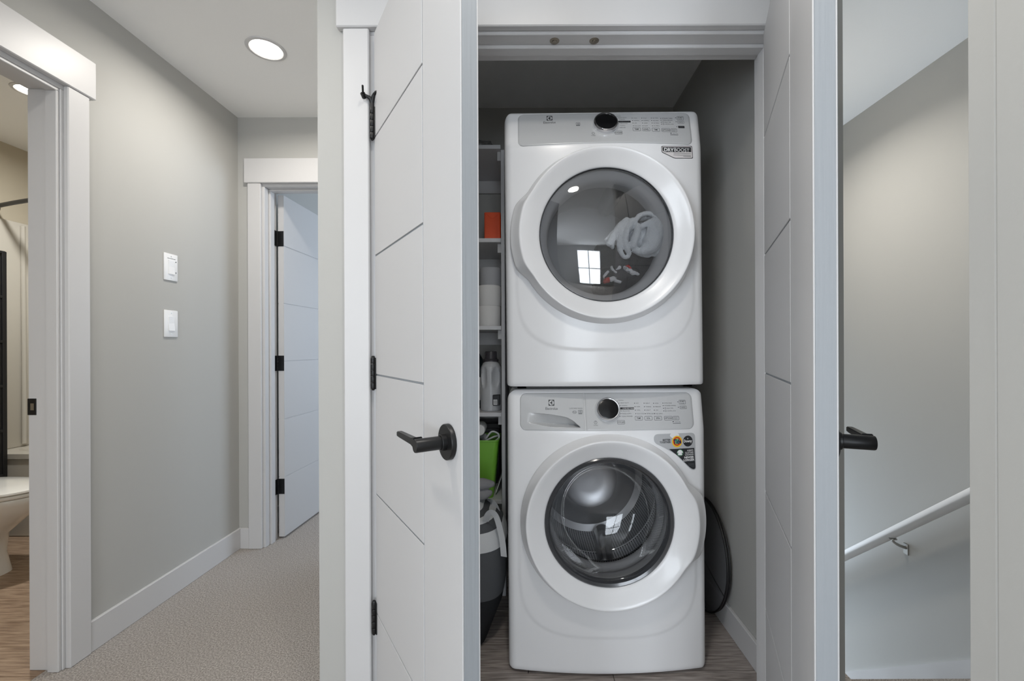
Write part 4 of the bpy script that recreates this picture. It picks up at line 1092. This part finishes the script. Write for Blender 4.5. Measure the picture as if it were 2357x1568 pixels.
# orange box
zs = ZS[3]
ob = empty('orange_box', (-0.165, 2.10, zs)); tag(ob, 'bright orange box on the second highest closet shelf', 'box')
bm = bmesh.new(); abox(bm, -0.038, 0.038, -0.05, 0.05, 0.0, 0.142, 0.003)
finish('carton', bm, BOXO, ob, 30)
bm = bmesh.new()
prism(bm, [(-0.036, 0.140), (0.036, 0.140), (0.004, 0.112), (-0.004, 0.112)], -0.052, -0.0503); finish('flap', bm, BOXO, ob)
# toilet rolls
zs = ZS[2]
def roll(x, y, z, m, label, r=0.054, h=0.096):
    e = empty('toilet_roll', (x, y, z)); tag(e, label, 'toilet roll', 'toilet rolls stacked on the shelf')
    bm = bmesh.new(); lathe(bm, [(0.021, 0.0), (r - 0.003, 0.0), (r, 0.004), (r, h - 0.004), (r - 0.003, h), (0.021, h), (0.021, 0.0)], 40)
    finish('paper', bm, m, e, True)
    bm = bmesh.new(); lathe(bm, [(0.021, 0.001), (0.021, h - 0.001), (0.0195, h - 0.001), (0.0195, 0.001), (0.021, 0.001)], 28)
    finish('core', bm, CARD, e, True)
roll(-0.183, 2.06, zs, PAPER, 'lowest white toilet roll of the stack on the shelf')
roll(-0.181, 2.062, zs + 0.0965, PAPER, 'middle white toilet roll of the stack on the shelf')
roll(-0.176, 2.075, zs + 0.193, PAPERSHADE, 'topmost roll of the stack with shade in its grey colour', 0.052, 0.085)
# detergent bottle
zs = ZS[1]
db = empty('detergent_bottle', (-0.176, 2.07, zs)); tag(db, 'grey translucent detergent bottle with dark cap on the shelf', 'bottle')
bm = bmesh.new(); n = 48; rings = []
PR = [(0.0, 0.046), (0.004, 0.050), (0.09, 0.051), (0.105, 0.049), (0.15, 0.0495), (0.19, 0.0495), (0.205, 0.047), (0.222, 0.038), (0.232, 0.028), (0.236, 0.024)]
PRs = []
for (z0_, r0_), (z1_, r1_) in zip(PR, PR[1:]):
    for k in range(5): t = k / 5; PRs.append((z0_ + (z1_ - z0_) * t, r0_ + (r1_ - r0_) * t))
PRs.append(PR[-1])
for z_, r_ in PRs:
    ring = []
    for k in range(n):
        a = 2 * math.pi * k / n; x_ = r_ * math.cos(a); y_ = r_ * math.sin(a) * 1.25
        if math.sin(a) < 0:                                            # grip recess beside the handle
            for cx0, wd_ in ((0.026, 0.017), (-0.027, 0.014)):
                e_ = ((x_ - cx0) / wd_) ** 2 + ((z_ - 0.158) / 0.050) ** 2
                if e_ < 1: y_ += 0.020 * (1 - e_) ** 0.6
        ring.append((x_, y_, z_))
    rings.append(ring)
vr = ring_loft(bm, rings)
finish('bottle_body', bm, BOTTLE, db, 50)
bm = bmesh.new(); lathe(bm, [(0.0225, 0.228), (0.036, 0.230), (0.037, 0.238), (0.0345, 0.241), (0.030, 0.243), (0.0285, 0.250), (0.0275, 0.276), (0.025, 0.279), (0.0001, 0.279)], 40, cap0=True)
for k in range(24):
    a = 2 * math.pi * k / 24; 
    abox(bm, -0.0012, 0.0012, 0.0272, 0.0293, 0.246, 0.274, M=Matrix.Rotation(a, 4, 'Z'))
finish('cap', bm, CAPD, db, 40)
bm = bmesh.new(); abox(bm, 0.012, 0.046, -0.0645, -0.030, 0.028, 0.078, 0.003)
lo = finish('label_patch', bm, BLACKINK, db, 30)
bm = bmesh.new(); abox(bm, 0.016, 0.034, -0.0654, -0.0635, 0.032, 0.056)
finish('barcode_patch', bm, WHITEINK, lo)
bm = bmesh.new()
for k in range(7): abox(bm, 0.0175 + k * 0.0023, 0.0175 + k * 0.0023 + (0.0012 if k % 2 else 0.0008), -0.0658, -0.065, 0.035, 0.053)
finish('barcode_lines', bm, BLACKINK, lo)
bd = empty('bottle', (-0.262, 2.16, zs)); tag(bd, 'dark teal bottle behind the grey detergent bottle', 'bottle')
bm = bmesh.new(); lathe(bm, [(0.0001, 0), (0.042, 0.0), (0.045, 0.005), (0.045, 0.20), (0.040, 0.235), (0.024, 0.265), (0.016, 0.275), (0.016, 0.285)], 36)
finish('bottle_body', bm, BOTD, bd, 45)
bm = bmesh.new(); lathe(bm, [(0.018, 0.281), (0.0185, 0.305), (0.017, 0.308), (0.0001, 0.308)], 28)
finish('cap', bm, BLACKP, bd, 45)
bm = bmesh.new(); lathe(bm, [(0.0452, 0.04), (0.0457, 0.042), (0.0457, 0.15), (0.0452, 0.152)], 36)
finish('label_wrap', bm, WHITEINK, bd, True)
# green bin with cables
zs = ZS[0]
gbx = empty('storage_bin', (-0.235, 2.07, zs)); tag(gbx, 'lime green plastic bin holding cables on the lowest shelf', 'bin')
bm = bmesh.new()
def rrect(a, b, r, z, n=5):
    out = []
    for cx0, cy0, s0 in ((a - r, b - r, 0), (-a + r, b - r, 90), (-a + r, -b + r, 180), (a - r, -b + r, 270)):
        for q in range(n + 1): out.append((cx0 + r * math.cos(R(s0 + 90 * q / n)), cy0 + r * math.sin(R(s0 + 90 * q / n)), z))
    return out
ring_loft(bm, [rrect(0.072, 0.070, 0.02, 0.0), rrect(0.098, 0.088, 0.02, 0.262), rrect(0.101, 0.091, 0.02, 0.264), rrect(0.101, 0.091, 0.02, 0.270), rrect(0.096, 0.086, 0.018, 0.270), rrect(0.071, 0.068, 0.018, 0.004)], True, True)
finish('tub', bm, GREENP, gbx, 40)
bm = bmesh.new()
def gl(px, py, dy=0.0): return tuple(at_y(px, py, 2.04 + dy) - Vector((-0.235, 2.07, zs)))
tube(bm, bez([gl(1113, 1023, .03), gl(1120, 1008), gl(1132, 994), gl(1146, 998), gl(1148, 1008), gl(1138, 1016), gl(1122, 1024, .02)], 8), 0.0042, 8)
tube(bm, bez([gl(1108, 1020), gl(1120, 1014, -.01), gl(1136, 1006, .01), gl(1147, 1003, .02)], 8), 0.0042, 8)
cbl = finish('cable', bm, CABLE, None, True, (-0.235, 2.07, zs)); tag(cbl, 'white looped cable sticking out of the green bin', 'cable')
rl = empty('paper_roll', at_y(1106, 986, 2.06)); tag(rl, 'white cylinder lying above the green bin contents', 'roll')
bm = bmesh.new(); lathe(bm, [(0.0001, -0.05), (0.024, -0.05), (0.026, -0.047), (0.026, 0.05), (0.0001, 0.05)], 28, 'y')
finish('body', bm, WHITEINK, rl, True)
remeshed('pouch', [([gl(1104, 1000, .02), gl(1116, 1008, .02), gl(1112, 1026, .03), gl(1118, 1060, .04)], [0.02, 0.022, 0.028, 0.04], 0.8)], CLOTHG, None, None, 0.004, 4)
po = bpy.data.objects['pouch']; po.location += Vector((-0.235, 2.07, zs)); tag(po, 'grey cloth pouch stuffed in the green bin', 'pouch')
# white board leaning on the lowest shelf
bm = bmesh.new(); a = at_y(1141, 1134, 2.03); b = at_y(1157, 1086, 2.10)
v = (b - a).normalized(); nrm = Vector((v.z, 0, -v.x))
q = [a, b, b + nrm * 0.004, a + nrm * 0.004]
vs = [bm.verts.new(p + Vector((0, s, 0))) for s in (0.0, 0.16) for p in q]
for f in ((0, 1, 2, 3), (7, 6, 5, 4), (0, 4, 5, 1), (1, 5, 6, 2), (2, 6, 7, 3), (3, 7, 4, 0)): bm.faces.new([vs[i] for i in f])
tag(finish('board', bm, SHELFW), 'thin pale board leaning beside the green bin', 'board')
# dark storage box at the back of the lowest shelf
sb = empty('fabric_box', (-0.30, 2.27, ZS[0])); tag(sb, 'black fabric box standing behind the green bin', 'box')
bm = bmesh.new(); abox(bm, -0.155, 0.155, -0.06, 0.06, 0.0, 0.30, 0.008, seg=2); finish('body', bm, BLACKP, sb, 30)
bm = bmesh.new(); abox(bm, -0.158, 0.158, -0.063, 0.063, 0.28, 0.31, 0.004); finish('lid', bm, BLACKP, sb, 30)
# clear plastic bag on the top shelf
bm = bmesh.new()
bmesh.ops.create_icosphere(bm, subdivisions=4, radius=1.0)
for v in bm.verts:
    c = v.co.copy(); k = 1 + 0.22 * noise.noise(c * 2.3) + 0.12 * noise.noise(c * 6.0)
    v.co = Vector((c.x * 0.11 * k, c.y * 0.10 * k, max(-0.012, c.z * 0.034 * k) + 0.0125))
tag(finish('plastic_bag', bm, CLEAR, None, 50, (-0.238, 2.08, ZS[4])), 'crumpled clear plastic bag on the top closet shelf', 'bag')

# ------------------------------------------------------------------ laundry bag on the floor
lb = empty('laundry_bag', (-0.255, 1.735, 0)); tag(lb, 'tall grey canvas laundry bag with white band and straps', 'laundry bag')
def bagring(z, a, b, dx=0.0, dy=0.0, n=56, wob=0.004):
    out = []
    for k in range(n):
        t = 2 * math.pi * k / n; c_, s_ = math.cos(t), math.sin(t)
        r = (abs(c_) ** 3 + abs(s_) ** 3) ** (-1 / 3)
        w_ = wob * noise.noise(Vector((c_ * 2, s_ * 2, z * 7)))
        out.append(((a * r + w_) * c_ + dx, (b * r + w_) * s_ + dy, z + 0.010 * c_ * smooth(0.2, 0.5, z)))
    return out
bot = [(0.0, 0.130, 0.130, -0.045), (0.010, 0.136, 0.138, -0.042), (0.09, 0.150, 0.148, -0.025), (0.16, 0.163, 0.155, -0.010), (0.20, 0.167, 0.158, -0.005)]
bm = bmesh.new(); ring_loft(bm, [bagring(z, a, b, dx) for z, a, b, dx in bot], True, False); finish('base', bm, BAGDD, lb, True)
mid = [(0.20, 0.1675, 0.1585, -0.005), (0.26, 0.170, 0.160, 0), (0.33, 0.168, 0.160, 0), (0.378, 0.165, 0.157, 0)]
bm = bmesh.new(); ring_loft(bm, [bagring(z, a, b, dx) for z, a, b, dx in mid], False, False); finish('body', bm, BAGD, lb, True)
wh = [(0.376, 0.1665, 0.1585, 0), (0.41, 0.164, 0.156, 0), (0.442, 0.156, 0.150, -0.004)]
bm = bmesh.new(); ring_loft(bm, [bagring(z, a, b, dx) for z, a, b, dx in wh], False, False); finish('white_band', bm, BAGW, lb, True)
seq = [(0.442, 0.155, 0.149, -0.004), (0.468, 0.138, 0.138, -0.014), (0.483, 0.124, 0.128, -0.024), (0.497, 0.112, 0.118, -0.034), (0.512, 0.098, 0.106, -0.040), (0.530, 0.084, 0.094, -0.046), (0.540, 0.060, 0.064, -0.048)]
for i in range(len(seq) - 1):
    bm = bmesh.new(); ring_loft(bm, [bagring(z, a, b, dx) for z, a, b, dx in seq[i:i + 2]], False, i == len(seq) - 2); finish('stripe', bm, BAGW if i % 2 == 1 else BAGD, lb, True)
def ll(px, py, y): return tuple(at_y(px, py, y) - Vector((-0.255, 1.735, 0)))
for pts in ([(1160, 1280, 1.60), (1155, 1235, 1.60), (1143, 1190, 1.60), (1131, 1178, 1.60), (1122, 1186, 1.61), (1118, 1200, 1.63)],
            [(1148, 1200, 1.78), (1144, 1172, 1.78), (1134, 1155, 1.78), (1122, 1152, 1.80)]):
    bm = bmesh.new(); P = bez([ll(*p) for p in pts], 8); rings = []
    for i, p in enumerate(P):
        t = (P[min(i + 1, len(P) - 1)] - P[max(i - 1, 0)]).normalized(); a = t.cross(Vector((0, 1, 0))).normalized()
        rings.append([p + a * 0.0115 + Vector((0, 0.002, 0)), p - a * 0.0115 + Vector((0, -0.010, 0)), p - a * 0.0115 + Vector((0, -0.012, 0)), p + a * 0.0115])
    ring_loft(bm, rings); finish('strap', bm, BAGW, lb, 60)
remeshed('folded_cloth', [([tuple(at_y(1085, 1117, 1.74)), tuple(at_y(1112, 1115, 1.74)), tuple(at_y(1136, 1114, 1.74))], [0.03, 0.028, 0.012], 0.9),
                          ([tuple(at_y(1085, 1138, 1.75)), tuple(at_y(1112, 1138, 1.74)), tuple(at_y(1131, 1133, 1.74))], [0.03, 0.028, 0.010], 0.9)], CLOTHG, 'grey folded cloth lying on top of the laundry bag', 'cloth', 0.003, 4, 0.003, 40)

# ------------------------------------------------------------------ round collapsed mesh basket by the right wall
pb = empty('mesh_basket', (0.745, 1.905, 0.0), (0, R(3), R(2))); tag(pb, 'collapsed round dark mesh basket standing between washer and wall', 'laundry basket')
RR_ = 0.232
bm = bmesh.new(); ppts = [(0, RR_ * math.cos(2 * math.pi * k / 72), 0.236 + RR_ * math.sin(2 * math.pi * k / 72)) for k in range(73)]
tube(bm, ppts, 0.0040, 8, False); finish('rim', bm, BLACKP, pb, True)
bm = bmesh.new()
tube(bm, [(0.012 + p[0], p[1] * 0.985, 0.236 + (p[2] - 0.236) * 0.985) for p in ppts], 0.0032, 8, False); finish('rim', bm, BLACKP, pb, True)
bm = bmesh.new(); lathe(bm, [(0.0001, -0.010), (0.08, -0.009), (0.16, -0.005), (RR_ - 0.003, 0.0)], 64, 'x', c=(0, 0, 0.236)); finish('net', bm, NET, pb, True)
bm = bmesh.new()
for k in range(3):
    a = R(200 + 50 * k); tube(bm, [(-0.010, 0, 0.236), (-0.006, 0.16 * math.cos(a), 0.236 + 0.16 * math.sin(a)), (-0.001, 0.228 * math.cos(a), 0.236 + 0.228 * math.sin(a))], 0.0016, 6)
finish('seam', bm, BLACKP, pb, True)
bm = bmesh.new(); lathe(bm, [(0.0001, 0.016), (0.15, 0.015), (RR_ - 0.006, 0.012)], 64, 'x', c=(0, 0, 0.236)); finish('net', bm, NET, pb, True)

# ------------------------------------------------------------------ bathroom
tub = empty('bathtub', (-2.53, 2.62, 0)); tag(tub, 'white bathtub with moulded wall surround beyond the toilet', 'bathtub')
bm = bmesh.new()
X0, X1 = -0.775, 0.770
abox(bm, X0, X1, 0.0, 0.035, 0.0, 0.475, 0.006)
finish('apron', bm, ACRY, tub, 30)
bm = bmesh.new()
def rr2(a0, a1, b0, b1, r, z): 
    return [(x + (a0 + a1) / 2, y + (b0 + b1) / 2, z) for x, y, _ in rrect((a1 - a0) / 2, (b1 - b0) / 2, r, 0, 6)]
ring_loft(bm, [rr2(X0, X1, -0.008, 0.775, 0.01, 0.470), rr2(X0, X1, -0.008, 0.775, 0.012, 0.500), rr2(X0 + 0.07, X1 - 0.07, 0.075, 0.70, 0.12, 0.500), rr2(X0 + 0.10, X1 - 0.12, 0.10, 0.67, 0.12, 0.44), rr2(X0 + 0.16, X1 - 0.22, 0.15, 0.62, 0.12, 0.10)], False, True)
finish('basin', bm, ACRY, tub, 40)
bm = bmesh.new(); abox(bm, X0, X1, 0.757, 0.778, 0.5, 1.93, 0.005); finish('back_surround', bm, ACRY, tub, 30)
for s in (X0, X1 - 0.022):
    bm = bmesh.new(); abox(bm, s, s + 0.022, -0.03, 0.757, 0.5, 1.95, 0.008, seg=2); finish('end_surround', bm, ACRY, tub, 30)
bm = bmesh.new(); abox(bm, X0 + 0.022, X0 + 0.11, 0.42, 0.757, 0.66, 0.70, 0.015, seg=3); finish('soap_ledge', bm, ACRY, tub, 30)
bm = bmesh.new(); tube(bm, bez([(X0 + 0.035, 0.20, 0.52), (X0 + 0.035, 0.20, 1.0), (X0 + 0.03, 0.20, 1.93)], 4), 0.012, 10); finish('moulded_rib', bm, ACRY, tub, True)
# curved black shower rod
rod = empty('shower_rod', (-3.31, 2.66, 0)); tag(rod, 'curved black shower rod above the bathtub', 'shower rod')
zr = zat(462, 2.62)
bm = bmesh.new(); P = []
for k in range(33):
    t = k / 32; P.append((0.01 + t * 1.53, 0.03 - 0.17 * math.sin(math.pi * t), zr))
tube(bm, P, 0.0125, 12); finish('rod', bm, BLACK, rod, True)
for x in (0.0, 1.533):
    bm = bmesh.new(); s = 1 if x == 0 else -1
    lathe(bm, [(0.0001, 0.0), (0.034, 0.0), (0.034, s * 0.008), (0.018, s * 0.022), (0.0001, s * 0.024)], 28, 'x', c=(x, 0.03, zr)); finish('flange', bm, BLACK, rod, True)
# tall black shelf tower beside the tub
tw_ = empty('storage_tower', (-3.20, 2.50, 0)); tag(tw_, 'tall slim black storage tower behind the toilet', 'storage tower')
xr = (14 - 1215) / 1000 * 2.56 + 3.20
for x in (xr - 0.022, -0.105):
    for y in (-0.055, 0.055): box('upright', BLACKP, x, x + 0.022, y - 0.011, y + 0.011, 0, zat(562, 2.42), tw_, 0.002)
for k in range(7):
    z = 0.12 + k * 0.262; box('shelf_board', BLACKP, -0.104, xr - 0.001, -0.062, 0.062, z, z + 0.016, tw_, 0.002)
box('side_panel', BLACKP, xr - 0.012, xr - 0.006, -0.05, 0.05, 0.1, zat(575, 2.42), tw_)
# toilet, facing right
to = empty('toilet', (-3.20, 2.17, 0)); tag(to, 'white porcelain toilet with closed lid in the bathroom', 'toilet')
def ell(cx0, a, b, z, n=44, sq=2.0):
    out = []
    for k in range(n):
        t = 2 * math.pi * k / n; c_, s_ = math.cos(t), math.sin(t)
        out.append((cx0 + a * math.copysign(abs(c_) ** (2 / sq), c_), b * math.copysign(abs(s_) ** (2 / sq), s_), z))
    return out
bm = bmesh.new()
ring_loft(bm, [ell(0.30, 0.265, 0.115, 0.0, sq=2.8), ell(0.30, 0.262, 0.112, 0.02, sq=2.8), ell(0.31, 0.240, 0.100, 0.10, sq=2.6), ell(0.33, 0.235, 0.102, 0.20, sq=2.5), ell(0.37, 0.265, 0.125, 0.26, sq=2.3), ell(0.41, 0.300, 0.160, 0.32), ell(0.425, 0.318, 0.180, 0.37), ell(0.43, 0.322, 0.185, 0.395), ell(0.43, 0.318, 0.182, 0.402)])
finish('bowl', bm, PORC, to, 50)
bm = bmesh.new(); ring_loft(bm, [ell(0.43, 0.318, 0.184, 0.404), ell(0.43, 0.324, 0.189, 0.410), ell(0.43, 0.324, 0.189, 0.418), ell(0.43, 0.318, 0.184, 0.422)]); finish('seat', bm, PORC, to, 40)
bm = bmesh.new(); ring_loft(bm, [ell(0.43, 0.318, 0.184, 0.4245), ell(0.43, 0.325, 0.190, 0.430), ell(0.43, 0.323, 0.188, 0.438), ell(0.43, 0.300, 0.170, 0.444), ell(0.43, 0.15, 0.08, 0.448)]); finish('lid', bm, PORC, to, 40)
bm = bmesh.new(); ring_loft(bm, [[(x + 0.0, y, 0.38) for x, y, _ in rrect(0.085, 0.19, 0.03, 0)], [(x, y, 0.74) for x, y, _ in rrect(0.098, 0.215, 0.03, 0)]]); finish('tank', bm, PORC, to, 40)
bm = bmesh.new(); abox(bm, -0.106, 0.108, -0.225, 0.225, 0.741, 0.775, 0.010, seg=2); finish('tank_lid', bm, PORC, to, 30)
